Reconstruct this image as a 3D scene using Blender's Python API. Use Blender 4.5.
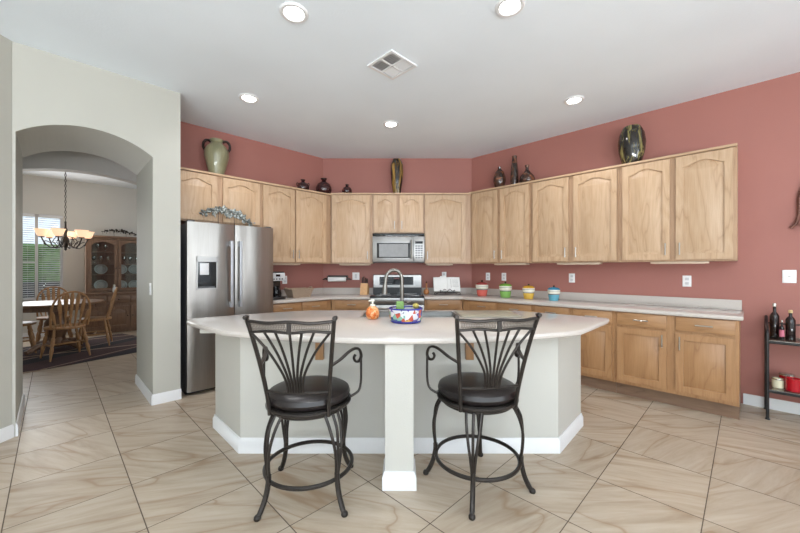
import bpy, bmesh, math, random
from mathutils import Vector, Matrix
R = math.radians
S2 = math.sqrt(2)
random.seed(4)
for o in list(bpy.data.objects): bpy.data.objects.remove(o)
scene = bpy.context.scene
COL = scene.collection

# ------------------------------------------------------------------ camera, world, lights, exposure
FPX, CAMH = 347.0, 1.30
cam = bpy.data.cameras.new('camera'); co = bpy.data.objects.new('camera', cam); COL.objects.link(co)
cam.sensor_width = 36.0; cam.sensor_fit = 'HORIZONTAL'; cam.lens = FPX / 800 * 36.0
cam.shift_y = 2.0 / 800; cam.clip_start = 0.05; cam.clip_end = 200
co.location = (0, 0, CAMH); co.rotation_euler = (R(90), 0, 0)
scene.camera = co
w = bpy.data.worlds.new('world'); scene.world = w; w.use_nodes = True
w.node_tree.nodes['Background'].inputs[0].default_value = (0.80, 0.90, 1.0, 1)
w.node_tree.nodes['Background'].inputs[1].default_value = 1.3
vs = scene.view_settings
vs.view_transform = 'Standard'; vs.look = 'None'; vs.gamma = 1; vs.use_curve_mapping = False
vs.exposure = 0.26
scene.cycles.use_denoising = True
scene.cycles.max_bounces = 10; scene.cycles.diffuse_bounces = 6; scene.cycles.glossy_bounces = 4
scene.cycles.transparent_max_bounces = 12; scene.cycles.sample_clamp_indirect = 6

def area(name, loc, rot, sx, sy, power, color=(1, 1, 1)):
    l = bpy.data.lights.new(name, 'AREA'); l.shape = 'RECTANGLE'; l.size = sx; l.size_y = sy
    l.energy = power; l.color = color
    o = bpy.data.objects.new(name, l); COL.objects.link(o); o.location = loc; o.rotation_euler = rot
    return o
# added fill lamps out of view; only the dining window lamp is real daylight
area('fill_rear_door', (0.6, -4.45, 1.4), (R(92), 0, 0), 6.0, 2.4, 8, (0.88, 0.945, 1.0))  # soft fill added at the unseen rear doors
area('fill_ceiling_up', (0.6, -4.35, 0.55), (R(172), 0, 0), 6.0, 1.0, 800, (0.88, 0.945, 1.0))  # added uplight to brighten the ceiling, no such source in the room
area('fill_side_wall', (4.60, -1.6, 1.65), (R(138), 0, R(90)), 3.2, 1.7, 95, (0.88, 0.945, 1.0))  # added fill on the unseen side, tilted up towards the ceiling
area('daylight_dining_window', (-6.82, 6.46, 1.55), (R(90), 0, R(225)), 1.1, 1.5, 24, (0.95, 0.98, 1.0))
area('fill_dining_side', (-2.35, 6.15, 1.6), (R(100), 0, R(110)), 0.8, 1.4, 26, (0.95, 0.98, 1.0))  # added fill for the dining room and hutch; no window stands here

# ------------------------------------------------------------------ materials
def lin(r, g, b):
    f = lambda c: (c / 255 / 12.92) if c / 255 <= 0.04045 else ((c / 255 + 0.055) / 1.055) ** 2.4
    return (f(r), f(g), f(b), 1)
class NT:
    def __init__(s, name):
        s.m = bpy.data.materials.new(name); s.m.use_nodes = True; s.t = s.m.node_tree
        s.b = s.t.nodes['Principled BSDF']
    def n(s, typ, **kw):
        x = s.t.nodes.new(typ)
        for k, v in kw.items(): setattr(x, k, v)
        return x
    def l(s, a, b): s.t.links.new(a, b)
    def math(s, op, a, b=None, clamp=False):
        x = s.n('ShaderNodeMath', operation=op); x.use_clamp = clamp
        for i, v in enumerate((a, b)):
            if v is None: continue
            if isinstance(v, (int, float)): x.inputs[i].default_value = v
            else: s.l(v, x.inputs[i])
        return x.outputs[0]
    def ramp(s, fac, stops):
        x = s.n('ShaderNodeValToRGB'); e = x.color_ramp.elements
        while len(e) < len(stops): e.new(0.5)
        for i, (p, c) in enumerate(stops): e[i].position = p; e[i].color = c
        s.l(fac, x.inputs[0]); return x.outputs[0]
    def mix(s, fac, a, b, mode='MIX'):
        x = s.n('ShaderNodeMix', data_type='RGBA', blend_type=mode)
        for i, v in ((0, fac), (6, a), (7, b)):
            if isinstance(v, (int, float, tuple)): x.inputs[i].default_value = v
            else: s.l(v, x.inputs[i])
        return x.outputs[2]
    def noise(s, vec, scale, detail=3, rough=0.5, dist=0):
        x = s.n('ShaderNodeTexNoise'); x.inputs['Scale'].default_value = scale
        x.inputs['Detail'].default_value = detail; x.inputs['Roughness'].default_value = rough
        x.inputs['Distortion'].default_value = dist
        if vec is not None: s.l(vec, x.inputs['Vector'])
        return x.outputs['Fac']
    def coord(s, which='Object'): return s.n('ShaderNodeTexCoord').outputs[which]
    def mapping(s, vec, scale=(1, 1, 1), rot=(0, 0, 0), loc=(0, 0, 0)):
        x = s.n('ShaderNodeMapping'); x.inputs['Scale'].default_value = scale
        x.inputs['Rotation'].default_value = rot; x.inputs['Location'].default_value = loc
        s.l(vec, x.inputs['Vector']); return x.outputs[0]
    def bump(s, h, strength, dist=0.01):
        x = s.n('ShaderNodeBump'); x.inputs['Strength'].default_value = strength
        x.inputs['Distance'].default_value = dist; s.l(h, x.inputs['Height']); s.l(x.outputs[0], s.b.inputs['Normal'])
    def col(s, c):
        if isinstance(c, tuple): s.b.inputs['Base Color'].default_value = c
        else: s.l(c, s.b.inputs['Base Color'])
    def set(s, **kw):
        for k, v in kw.items(): s.b.inputs[k.replace('_', ' ')].default_value = v
        return s
def plain(name, c, rough=0.5, metal=0.0, noise=0.06, scale=20, **kw):
    t = NT(name); v = t.noise(t.coord(), scale, 3)
    lo = tuple(x * (1 - noise) for x in c[:3]) + (1,); hi = tuple(min(1, x * (1 + noise)) for x in c[:3]) + (1,)
    t.col(t.ramp(v, [(0.3, lo), (0.7, hi)])); t.set(Roughness=rough, Metallic=metal, **kw); return t.m
def paint(name, c, bump=0.15, scale=130, rough=0.6):
    t = NT(name); g = t.coord(); v = t.noise(g, 1.2, 2)
    lo = tuple(x * 0.97 for x in c[:3]) + (1,); hi = tuple(min(1, x * 1.03) for x in c[:3]) + (1,)
    t.col(t.ramp(v, [(0.3, lo), (0.7, hi)])); t.set(Roughness=rough)
    t.bump(t.noise(g, scale, 3), bump, 0.004); return t.m
def oak(name, c_dark, c_mid, c_light, along='z', rough=0.38):
    t = NT(name); g = t.coord(); oi = t.n('ShaderNodeObjectInfo')
    off = t.n('ShaderNodeVectorMath', operation='SCALE'); off.inputs[0].default_value = (7.3, 3.1, 9.7); t.l(oi.outputs['Random'], off.inputs['Scale'])
    ad = t.n('ShaderNodeVectorMath', operation='ADD'); t.l(g, ad.inputs[0]); t.l(off.outputs[0], ad.inputs[1])
    sc = {'z': (1, 1, 0.16), 'x': (0.16, 1, 1)}[along]
    p = t.mapping(ad.outputs[0], sc)
    big = t.noise(p, 6.0, 2, 0.45, 0.3)
    rings = t.math('PINGPONG', t.math('MULTIPLY', big, 9.0), 1.0)
    fine = t.noise(t.mapping(ad.outputs[0], {'z': (1, 1, 0.03), 'x': (0.03, 1, 1)}[along]), 190, 3, 0.6)
    c = t.ramp(rings, [(0.0, c_mid), (0.5, c_light), (0.9, c_mid), (1.0, c_dark)])
    c = t.mix(0.32, c, c_mid)
    c2 = t.mix(0.28, c, t.ramp(fine, [(0.34, c_dark), (0.6, c_light)]))
    tone = t.math('MULTIPLY_ADD', oi.outputs['Random'], 0.10)
    tone.node.inputs[2].default_value = 0.95
    hs = t.n('ShaderNodeHueSaturation'); t.l(c2, hs.inputs['Color']); t.l(tone, hs.inputs['Value'])
    t.col(hs.outputs[0]); t.set(Roughness=rough); t.bump(fine, 0.05, 0.002); return t.m
def glaze(name, base, streak, spot=None, scale=9, rough=0.15, thr=0.5):
    t = NT(name); g = t.coord(); s = t.noise(t.mapping(g, (1, 1, 0.14)), scale, 4, 0.6, 0.8)
    c = t.ramp(s, [(thr - 0.06, base), (thr + 0.08, streak)])
    if spot: c = t.mix(t.ramp(t.noise(g, 14, 3), [(0.54, (0, 0, 0, 1)), (0.72, (1, 1, 1, 1))]), c, spot)
    t.col(c); t.set(Roughness=rough); t.b.inputs['Coat Weight'].default_value = 0.4; return t.m
def glass(name, tint=(1, 1, 1, 1), refl=0.12):
    t = NT(name); nt = t.t
    tr = t.n('ShaderNodeBsdfTransparent'); tr.inputs[0].default_value = tint
    gl = t.n('ShaderNodeBsdfGlossy'); gl.inputs['Roughness'].default_value = 0.03
    mx = t.n('ShaderNodeMixShader'); mx.inputs[0].default_value = refl
    t.l(tr.outputs[0], mx.inputs[1]); t.l(gl.outputs[0], mx.inputs[2])
    t.l(mx.outputs[0], nt.nodes['Material Output'].inputs[0]); return t.m
def emis(name, c, strength, base=(0.8, 0.8, 0.8, 1)):
    t = NT(name); v = t.noise(t.coord(), 8, 2)
    t.col(base); t.b.inputs['Emission Color'].default_value = c
    t.l(t.ramp(v, [(0.2, (0.92, 0.92, 0.92, 1)), (0.8, (1, 1, 1, 1))]), t.b.inputs['Emission Color']) if False else None
    t.b.inputs['Emission Strength'].default_value = strength; return t.m
def steel(name, c, rough=0.28, axis='z', wave=0.0):
    t = NT(name); g = t.coord()
    f = t.noise(t.mapping(g, {'z': (1, 1, 0.02), 'x': (0.02, 1, 1)}[axis]), 220, 2)
    lo = tuple(x * 0.9 for x in c[:3]) + (1,); t.col(t.ramp(f, [(0.3, lo), (0.7, c)]))
    t.set(Metallic=1.0, Roughness=rough)
    if wave: t.bump(t.noise(t.mapping(g, (1, 1, 0.12)), 5.0, 1), wave, 0.05)
    return t.m

M = {}
M['cream'] = paint('cream_paint', lin(180, 178, 169))
M['ceil'] = paint('ceiling_paint', lin(232, 240, 247), 0.25, 70)
M['red'] = paint('brick_red_paint', lin(162, 106, 96), 0.2, 110)
M['grey'] = paint('dining_paint', lin(202, 201, 196))
M['islandpaint'] = paint('island_paint', lin(190, 188, 181))
M['trim'] = plain('white_trim_paint', lin(224, 224, 225), 0.35, noise=0.01)
M['oak'] = oak('light_oak', lin(162, 129, 97), lin(189, 157, 124), lin(202, 173, 143))
M['oakx'] = oak('light_oak_crossgrain', lin(162, 129, 97), lin(189, 157, 124), lin(202, 173, 143), 'x')
M['oakshaded'] = oak('shaded_frame_oak', lin(146, 112, 84), lin(172, 138, 108), lin(184, 152, 122))  # same oak coloured darker, for the shade in the reveals between doors
M['oakbase'] = oak('honey_oak', lin(140, 100, 66), lin(164, 122, 83), lin(176, 136, 96))
M['oakbasex'] = oak('honey_oak_crossgrain', lin(140, 100, 66), lin(164, 122, 83), lin(176, 136, 96), 'x')
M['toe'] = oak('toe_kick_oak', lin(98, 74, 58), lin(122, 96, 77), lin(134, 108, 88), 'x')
M['darkoak'] = oak('dark_oak', lin(84, 60, 44), lin(114, 86, 66), lin(134, 104, 80))
M['darkoakx'] = oak('dark_oak_crossgrain', lin(84, 60, 44), lin(114, 86, 66), lin(134, 104, 80), 'x')
M['chairoak'] = oak('chair_oak', lin(120, 84, 52), lin(158, 116, 76), lin(184, 142, 98))
M['nickel'] = plain('satin_nickel', lin(190, 188, 184), 0.3, 1.0, 0.02)
M['chrome'] = plain('brushed_faucet_nickel', lin(136, 132, 126), 0.34, 1.0, 0.02)
M['steel'] = steel('stainless_steel', lin(158, 154, 150), 0.30, 'z', 0.30)
M['steelx'] = steel('stainless_steel_crossbrushed', lin(164, 162, 160), 0.3, 'x')
M['fhandle'] = plain('satin_silver_handle', lin(176, 178, 184), 0.4, 0.45, 0.02)
M['darkside'] = plain('dark_grey_enamel', lin(74, 75, 78), 0.4)
M['black'] = plain('black_plastic', lin(26, 26, 28), 0.3)
M['blackglass'] = plain('black_glass', lin(14, 14, 16), 0.06)
M['screen'] = plain('window_reflection_grey', lin(150, 150, 150), 0.10)  # microwave window, reflected brightness put into its colour
M['iron'] = plain('bronze_black_iron', lin(52, 47, 44), 0.36, 0.5, 0.15, 60)
M['mesh'] = plain('woven_wire', lin(120, 114, 108), 0.4, 0.6)
M['leather'] = plain('dark_brown_leather', lin(30, 24, 24), 0.33, 0, 0.12, 40)
M['white'] = plain('white_plastic', lin(238, 238, 238), 0.35, noise=0.01)
M['paper'] = plain('white_paper', lin(238, 238, 236), 0.8, noise=0.02)
M['greyline'] = plain('grey_print', lin(160, 160, 160), 0.8)
M['glass'] = glass('clear_glass', (0.94, 0.97, 0.96, 1), 0.08)
M['winglass'] = glass('window_glass', (0.96, 0.98, 0.98, 1), 0.05)
M['shelfglass'] = glass('shelf_glass', (0.66, 0.74, 0.72, 1), 0.36)
M['crystal'] = glass('goblet_glass', (0.82, 0.86, 0.86, 1), 0.30)
M['lens'] = emis('recessed_lamp_glow', (1.0, 0.96, 0.90, 1), 14)
M['shade'] = emis('amber_shade_glow', (1.0, 0.68, 0.44, 1), 0.75, lin(240, 205, 170))
M['ovenclock'] = plain('panel_print', lin(120, 60, 56), 0.4)
M['china'] = plain('white_china', lin(216, 222, 222), 0.2)
M['wicker'] = None
M['dirt'] = plain('dark_gap', lin(30, 28, 27), 0.9)

# counter: warm white solid surface with faint speckle
t = NT('solid_surface'); g = t.coord(); t.col(t.mix(0.5, t.ramp(t.noise(g, 260, 2), [(0.35, lin(188, 180, 173)), (0.65, lin(204, 197, 190))]), lin(198, 190, 183))); t.set(Roughness=0.16); M['counter'] = t.m
# wicker
t = NT('wicker_weave'); g = t.coord()
wv = t.n('ShaderNodeTexWave'); wv.inputs['Scale'].default_value = 30; wv.inputs['Distortion'].default_value = 3; t.l(t.mapping(g, (1, 1, 2.4), (0, R(35), 0)), wv.inputs['Vector'])
t.col(t.ramp(wv.outputs['Fac'], [(0.2, lin(150, 122, 98)), (0.7, lin(212, 190, 168))])); t.bump(wv.outputs['Fac'], 0.6, 0.01); t.set(Roughness=0.7); M['wicker'] = t.m
# floor tile with sandstone veining, every tile with its own drift
SU, SV, U0, V0 = 0.513, 0.491, 0.333, 2.615
t = NT('sandstone_tile'); g = t.coord()
p = t.mapping(g, (1, 1, 1), (0, 0, R(-45)))          # x -> u, y -> v
sep = t.n('ShaderNodeSeparateXYZ'); t.l(p, sep.inputs[0])
ut = t.math('DIVIDE', t.math('SUBTRACT', sep.outputs[0], U0), SU); vt = t.math('DIVIDE', t.math('SUBTRACT', sep.outputs[1], V0), SV)
def edge(x, wid): 
    fr = t.math('FRACT', x); d = t.math('MINIMUM', fr, t.math('SUBTRACT', 1.0, fr)); return t.math('LESS_THAN', d, wid)
grout = t.math('MAXIMUM', edge(ut, 0.0052), edge(vt, 0.0048))
cmb = t.n('ShaderNodeCombineXYZ'); t.l(t.math('FLOOR', ut), cmb.inputs[0]); t.l(t.math('FLOOR', vt), cmb.inputs[1])
wn = t.n('ShaderNodeTexWhiteNoise', noise_dimensions='3D'); t.l(cmb.outputs[0], wn.inputs['Vector'])
vr = t.n('ShaderNodeVectorRotate', rotation_type='Z_AXIS'); t.l(p, vr.inputs['Vector'])
t.l(t.math('MULTIPLY_ADD', wn.outputs['Value'], 1.1), vr.inputs['Angle']); vr.inputs['Angle'].links[0].from_node.inputs[2].default_value = 0.25
sh = t.n('ShaderNodeVectorMath', operation='MULTIPLY_ADD'); t.l(wn.outputs['Color'], sh.inputs[0]); sh.inputs[1].default_value = (19, 23, 0); t.l(vr.outputs[0], sh.inputs[2])
q = t.mapping(sh.outputs[0], (0.9, 3.6, 1))
n1 = t.noise(q, 0.8, 2, 0.4, 0.5)
vein = t.math('PINGPONG', t.math('MULTIPLY', n1, 4.0), 1.0)
n2 = t.noise(t.mapping(sh.outputs[0], (1.0, 8, 1)), 2.0, 6, 0.62, 0.5)
base = t.ramp(n2, [(0.32, lin(156, 135, 113)), (0.48, lin(178, 161, 141)), (0.68, lin(194, 181, 164))])
vc = t.ramp(vein, [(0.0, lin(150, 120, 92)), (0.035, lin(156, 132, 106)), (0.14, lin(181, 165, 146)), (1.0, lin(190, 176, 158))])
c = t.mix(0.3, base, vc)
vf = t.ramp(vein, [(0.0, (0.7, 0.7, 0.7, 1)), (0.03, (0, 0, 0, 1))])
c = t.mix(vf, c, lin(152, 124, 96))
hs = t.n('ShaderNodeHueSaturation'); t.l(c, hs.inputs['Color']); t.l(t.math('MULTIPLY_ADD', wn.outputs['Value'], 0.10), hs.inputs['Value']); hs.inputs['Value'].links[0].from_node.inputs[2].default_value = 0.94
t.col(t.mix(grout, hs.outputs[0], lin(92, 78, 66)))
t.l(t.math('MULTIPLY_ADD', grout, 0.4), t.b.inputs['Roughness']); t.b.inputs['Roughness'].links[0].from_node.inputs[2].default_value = 0.38
t.bump(t.math('SUBTRACT', 1.0, grout), 0.4, 0.002); M['tile'] = t.m
# rug: dark plum with crossing sand lines
t = NT('rug_weave'); g = t.coord()
def stripe(rot, per, wid):
    s_ = t.n('ShaderNodeSeparateXYZ'); t.l(t.mapping(g, (1, 1, 1), (0, 0, R(rot))), s_.inputs[0]); return t.math('LESS_THAN', t.math('FRACT', t.math('DIVIDE', s_.outputs[0], per)), wid)
c = t.mix(t.noise(g, 1.5, 2), lin(52, 36, 40), lin(84, 62, 62))
c = t.mix(stripe(70, 0.9, 0.35), c, lin(44, 40, 46)); c = t.mix(stripe(112, 1.1, 0.05), c, lin(160, 138, 120)); c = t.mix(stripe(72, 0.8, 0.04), c, lin(150, 128, 112))
t.col(c); t.set(Roughness=0.95); t.bump(t.noise(g, 300, 2), 0.4, 0.004); M['rug'] = t.m
# painted planter: bright patchwork with dots
t = NT('painted_pottery'); g = t.coord(); vo = t.n('ShaderNodeTexVoronoi'); vo.inputs['Scale'].default_value = 27; t.l(g, vo.inputs['Vector'])
sp = t.n('ShaderNodeSeparateColor'); t.l(vo.outputs['Color'], sp.inputs[0])
rc = t.n('ShaderNodeValToRGB'); rc.color_ramp.interpolation = 'CONSTANT'
cols = [lin(206, 206, 212), lin(186, 84, 68), lin(82, 132, 180), lin(210, 160, 90), lin(210, 210, 214), lin(112, 96, 156), lin(206, 206, 212), lin(126, 170, 150), lin(64, 84, 146)]
while len(rc.color_ramp.elements) < len(cols): rc.color_ramp.elements.new(0.5)
for i, cc in enumerate(cols): rc.color_ramp.elements[i].position = i / len(cols); rc.color_ramp.elements[i].color = cc
t.l(sp.outputs[0], rc.inputs[0])
vd = t.n('ShaderNodeTexVoronoi'); vd.inputs['Scale'].default_value = 75; t.l(g, vd.inputs['Vector'])
dots = t.math('MULTIPLY', t.math('LESS_THAN', vd.outputs['Distance'], 0.28), t.math('GREATER_THAN', sp.outputs[1], 0.62))
t.col(t.mix(dots, rc.outputs[0], lin(28, 26, 40))); t.set(Roughness=0.15); M['pottery'] = t.m
M['cobalt'] = plain('cobalt_glaze', lin(44, 48, 140), 0.15, noise=0.25)
t = NT('orange_mosaic'); g = t.coord(); vo = t.n('ShaderNodeTexVoronoi'); vo.inputs['Scale'].default_value = 70; t.l(g, vo.inputs['Vector'])
sp = t.n('ShaderNodeSeparateColor'); t.l(vo.outputs['Color'], sp.inputs[0])
t.col(t.ramp(sp.outputs[0], [(0, lin(206, 96, 40)), (0.5, lin(226, 134, 70)), (1, lin(240, 190, 140))])); t.set(Roughness=0.2); M['mosaic'] = t.m
M['sponge'] = plain('green_sponge', lin(122, 156, 92), 0.9, 0, 0.2, 80)
M['scrub'] = plain('pale_blue_scrubber', lin(176, 196, 214), 0.7, 0, 0.2, 120)
M['yellowbits'] = plain('yellow_green_brush', lin(176, 160, 84), 0.7, 0, 0.3, 90)
M['board'] = plain('beige_board', lin(152, 145, 128), 0.32, 0, 0.10, 200)
M['sinksteel'] = steel('sink_steel', lin(146, 145, 142), 0.34, 'x')
M['blockwood'] = plain('knife_block_beech', lin(214, 168, 120), 0.5, 0, 0.1, 30)
M['gourd'] = plain('gourd_wood', lin(178, 118, 70), 0.45, 0, 0.15, 30)
M['olive'] = glaze('olive_glaze', lin(134, 132, 102), lin(156, 153, 122), None, 5, 0.32)
M['brownhandle'] = plain('dark_brown_glaze', lin(48, 36, 32), 0.25)
M['burg'] = glaze('burgundy_glaze', lin(44, 22, 25), lin(66, 36, 36), None, 9, 0.14)
M['goldblack'] = glaze('gold_and_black_glaze', lin(34, 26, 24), lin(168, 132, 62), None, 8, 0.12, 0.50)
M['copper'] = glaze('copper_and_black_glaze', lin(36, 28, 26), lin(84, 56, 44), lin(146, 92, 64), 8, 0.16, 0.5)
M['drip'] = glaze('black_glaze_with_olive_drips', lin(28, 24, 22), lin(132, 124, 78), None, 24, 0.10, 0.56)
for nm, c in (('coral', (214, 104, 94)), ('lime', (134, 186, 94)), ('sun', (224, 182, 78)), ('aqua', (104, 176, 198))): M[nm] = plain(nm + '_glaze', lin(*c), 0.2, 0, 0.03)
for nm, c in (('coraldark', (150, 62, 58)), ('limedark', (104, 150, 56)), ('sundark', (190, 144, 44)), ('aquadark', (48, 128, 160))): M[nm] = plain(nm + '_lid_glaze', lin(*c), 0.2, 0, 0.03)
M['ivory'] = plain('ivory_glaze', lin(228, 224, 208), 0.2, 0, 0.03)
M['ivoryplastic'] = plain('almond_plastic', lin(214, 194, 172), 0.5, noise=0.02)
M['sconcebrown'] = plain('sconce_brown', lin(112, 72, 60), 0.5, 0.2, 0.15, 40)  # brown close in tone to the red wall
M['bandgrey'] = plain('grey_band_glaze', lin(104, 112, 116), 0.25)
M['wine'] = plain('dark_bottle_glass', lin(30, 16, 16), 0.07, 0, 0.2)
M['cork'] = plain('cork', lin(206, 178, 130), 0.8, 0, 0.15, 60)
M['pink'] = plain('pink_label', lin(200, 110, 130), 0.6)
M['candlewhite'] = plain('cream_wax', lin(226, 220, 190), 0.5)
M['candlered'] = plain('red_glass_wax', lin(178, 18, 34), 0.12)
M['silver'] = plain('silver_lid', lin(200, 196, 190), 0.25, 0.9)
M['hedge'] = plain('hedge_leaves', lin(96, 140, 70), 0.8, 0, 0.5, 6)
M['patio'] = plain('patio_concrete', lin(170, 166, 160), 0.8)
M['patiodark'] = plain('charcoal_patio_fabric', lin(86, 90, 98), 0.8)
M['blind'] = plain('white_blind_slat', lin(214, 216, 220), 0.5, noise=0.01)
M['leafmetal'] = plain('antique_silver_leaf', lin(138, 142, 138), 0.32, 0.65, 0.4, 50)
M['coffee'] = plain('grey_silver_plastic', lin(206, 206, 208), 0.3)
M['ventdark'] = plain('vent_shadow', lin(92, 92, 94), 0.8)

# ------------------------------------------------------------------ mesh helpers
class MB:
    def __init__(s): s.v = []; s.f = []
    def add(s, vs, fs):
        n = len(s.v); s.v += [tuple(x) for x in vs]; s.f += [tuple(i + n for i in f) for f in fs]; return s
    def box(s, x0, x1, y0, y1, z0, z1, bev=0.0, seg=2):
        bm = bmesh.new(); bmesh.ops.create_cube(bm, size=1)
        for v in bm.verts: v.co = Vector(((x0 + x1) / 2 + v.co.x * (x1 - x0), (y0 + y1) / 2 + v.co.y * (y1 - y0), (z0 + z1) / 2 + v.co.z * (z1 - z0)))
        if bev: bmesh.ops.bevel(bm, geom=bm.edges[:], offset=bev, segments=seg, affect='EDGES', profile=0.5)
        bm.verts.index_update(); s.add([v.co[:] for v in bm.verts], [[v.index for v in f.verts] for f in bm.faces]); bm.free(); return s
    def prism(s, poly, z0, z1, axis='z'):
        n = len(poly)
        m = {'z': lambda a, b, c: (a, b, c), 'y': lambda a, b, c: (a, c, b), 'x': lambda a, b, c: (c, a, b)}[axis]
        vs = [m(a, b, z0) for a, b in poly] + [m(a, b, z1) for a, b in poly]
        fs = [tuple(range(n))[::-1], tuple(range(n, 2 * n))] + [(i, (i + 1) % n, n + (i + 1) % n, n + i) for i in range(n)]
        return s.add(vs, fs)
    def lathe(s, prof, cx=0, cy=0, seg=28, cap=True, sx=1, sy=1, axis='z', cz=0):
        vs = []; fs = []; n = len(prof)
        for k in range(seg):
            a = 2 * math.pi * k / seg
            for r, z in prof:
                x, y = r * math.cos(a) * sx, r * math.sin(a) * sy
                vs.append((cx + x, cy + y, cz + z) if axis == 'z' else (cx + x, cy + z, cz + y) if axis == 'y' else (cx + z, cy + x, cz + y))
        for k in range(seg):
            k2 = (k + 1) % seg
            for i in range(n - 1): fs.append((k * n + i, k2 * n + i, k2 * n + i + 1, k * n + i + 1))
        if cap:
            fs.append(tuple(k * n for k in range(seg))[::-1]); fs.append(tuple(k * n + n - 1 for k in range(seg)))
        return s.add(vs, fs)
    def tube(s, pts, r, seg=8, closed=False, flat=None):
        P = [Vector(p) for p in pts]; n = len(P); rr = r if isinstance(r, (list, tuple)) else [r] * n
        vs = []; fs = []; prev = None
        for i, p in enumerate(P):
            a = P[(i - 1) % n] if (closed or i > 0) else p; b = P[(i + 1) % n] if (closed or i < n - 1) else p
            d = (b - a).normalized()
            if prev is None:
                up = Vector((0, 0, 1)) if abs(d.z) < 0.9 else Vector((0, 1, 0)); e1 = d.cross(up).normalized()
            else:
                e1 = (prev - d * prev.dot(d)); e1 = e1.normalized() if e1.length > 1e-6 else d.orthogonal().normalized()
            prev = e1; e2 = d.cross(e1)
            k1, k2 = (1, 1) if flat is None else flat
            for k in range(seg):
                an = 2 * math.pi * (k + 0.5) / seg; vs.append(p + e1 * math.cos(an) * rr[i] * k1 + e2 * math.sin(an) * rr[i] * k2)
        for i in range(n if closed else n - 1):
            j = (i + 1) % n
            for k in range(seg): fs.append((i * seg + k, i * seg + (k + 1) % seg, j * seg + (k + 1) % seg, j * seg + k))
        if not closed: fs.append(tuple(range(seg))[::-1]); fs.append(tuple((n - 1) * seg + k for k in range(seg)))
        return s.add(vs, fs)
    def ball(s, c, r, seg=14, sc=(1, 1, 1)):
        prof = [(max(1e-4, r * math.sin(math.pi * i / 9)) * 1.0, -r * math.cos(math.pi * i / 9) * sc[2]) for i in range(10)]
        return s.lathe(prof, c[0], c[1], seg, True, sc[0], sc[1], 'z', c[2])
    def build(s, name, mat, parent=None, loc=(0, 0, 0), rz=0.0, ang=40):
        me = bpy.data.meshes.new(name); me.from_pydata(s.v, [], s.f); me.materials.append(mat)
        bm = bmesh.new(); bm.from_mesh(me); bmesh.ops.recalc_face_normals(bm, faces=bm.faces); bm.to_mesh(me); bm.free()
        me.polygons.foreach_set('use_smooth', [True] * len(me.polygons)); me.set_sharp_from_angle(angle=R(ang)); me.update()
        o = bpy.data.objects.new(name, me); COL.objects.link(o); o.location = loc; o.rotation_euler = (0, 0, rz)
        if parent: o.parent = parent
        return o
def tag(o, label, cat, group=None):
    o['label'] = label; o['category'] = cat
    if group: o['group'] = group
    return o
def thing(name, label, cat, loc=(0, 0, 0), rz=0.0, group=None):
    o = bpy.data.objects.new(name, None); COL.objects.link(o); o.location = loc; o.rotation_euler = (0, 0, rz); o.empty_display_size = 0.1
    return tag(o, label, cat, group)
def struct(o): o['kind'] = 'structure'; return o
def smooth(pts, n=6):
    P = [Vector(p) for p in pts]; out = []
    for i in range(len(P) - 1):
        a = P[max(i - 1, 0)]; b = P[i]; c = P[i + 1]; d = P[min(i + 2, len(P) - 1)]
        for k in range(n):
            u = k / n; out.append(0.5 * ((2 * b) + (c - a) * u + (2 * a - 5 * b + 4 * c - d) * u * u + (3 * b - a - 3 * c + d) * u ** 3))
    out.append(P[-1]); return out
def XY(u, v): return ((u - v) / S2, (u + v) / S2)
def Lpos(u, v, z=0): x, y = XY(u, v); return (x, y, z)      # frame of the left wall: x along u, y into the wall
LR, RR = R(45), R(-45)                                       # rotation of things on the left / right wall

# ------------------------------------------------------------------ room shell
H = 3.05
WL, WR, WB = 4.76, 4.70, 5.51                                # left wall v, right wall u, back wall Y
CLX, CRX = WB - WL * S2, WR * S2 - WB                        # corners on the back wall
struct(MB().box(-14, 8, -7, 14, -0.12, 0).build('floor', M['tile']))
struct(MB().box(-10.5, 6.5, -4.8, 9.5, H, H + 0.12).build('ceiling', M['ceil']))
def wall_poly(name, poly, z0, z1, mat): return struct(MB().prism(poly, z0, z1 + 0.05).build(name, mat))
T = 0.14
wall_poly('wall_back', [(CLX, WB), (CRX, WB), (CRX + 0.06, WB + T), (CLX - 0.06, WB + T)], 0, H, M['red'])
wall_poly('wall_left', [XY(0.9, WL), (CLX, WB), (CLX - 0.06, WB + T), XY(0.9, WL + T)], 0, H, M['red'])
RV = -2.0; rx, ry = XY(WR, RV)
wall_poly('wall_right', [(CRX, WB), XY(WR, RV), XY(WR + T, RV), (CRX + 0.06, WB + T)], 0, H, M['red'])
# plain walls running back past the camera
LX = -2.988
wall_poly('wall_side', [(LX, 2.69), (LX, -4.6), (LX - T, -4.6), (LX - T, 2.69)], 0, H, M['cream'])
SW = [(-3.2, 0.0), (0.0, 0.8), (0.0, 0.0)]
m = MB().box(rx, rx + T, -4.6, -3.2, 0, H).box(rx, rx + T, 0.0, ry, 0, H).box(rx, rx + T, -3.2, 0.0, 0, 0.8).box(rx, rx + T, -3.2, 0.0, 2.5, H); struct(m.build('wall_east', M['cream']))
m = MB().box(LX, -2.4, -4.74, -4.6, 0, H).box(3.6, rx + T, -4.74, -4.6, 0, H).box(-2.4, 3.6, -4.74, -4.6, 2.75, H); struct(m.build('wall_rear', M['cream']))
m = MB()
for x in (-2.4, -0.93, 0.57, 2.07, 3.52): m.box(x, x + 0.08, -4.7, -4.64, 0.0, 2.75)
m.box(-2.4, 3.6, -4.7, -4.64, 0.0, 0.08).box(-2.4, 3.6, -4.7, -4.64, 2.67, 2.75); d1 = struct(m.build('door_1', M['trim']))
m = MB()
for y in (-3.2, -1.64, -0.06): m.box(rx + 0.03, rx + 0.09, y, y + 0.06, 0.8, 2.5)
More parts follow.
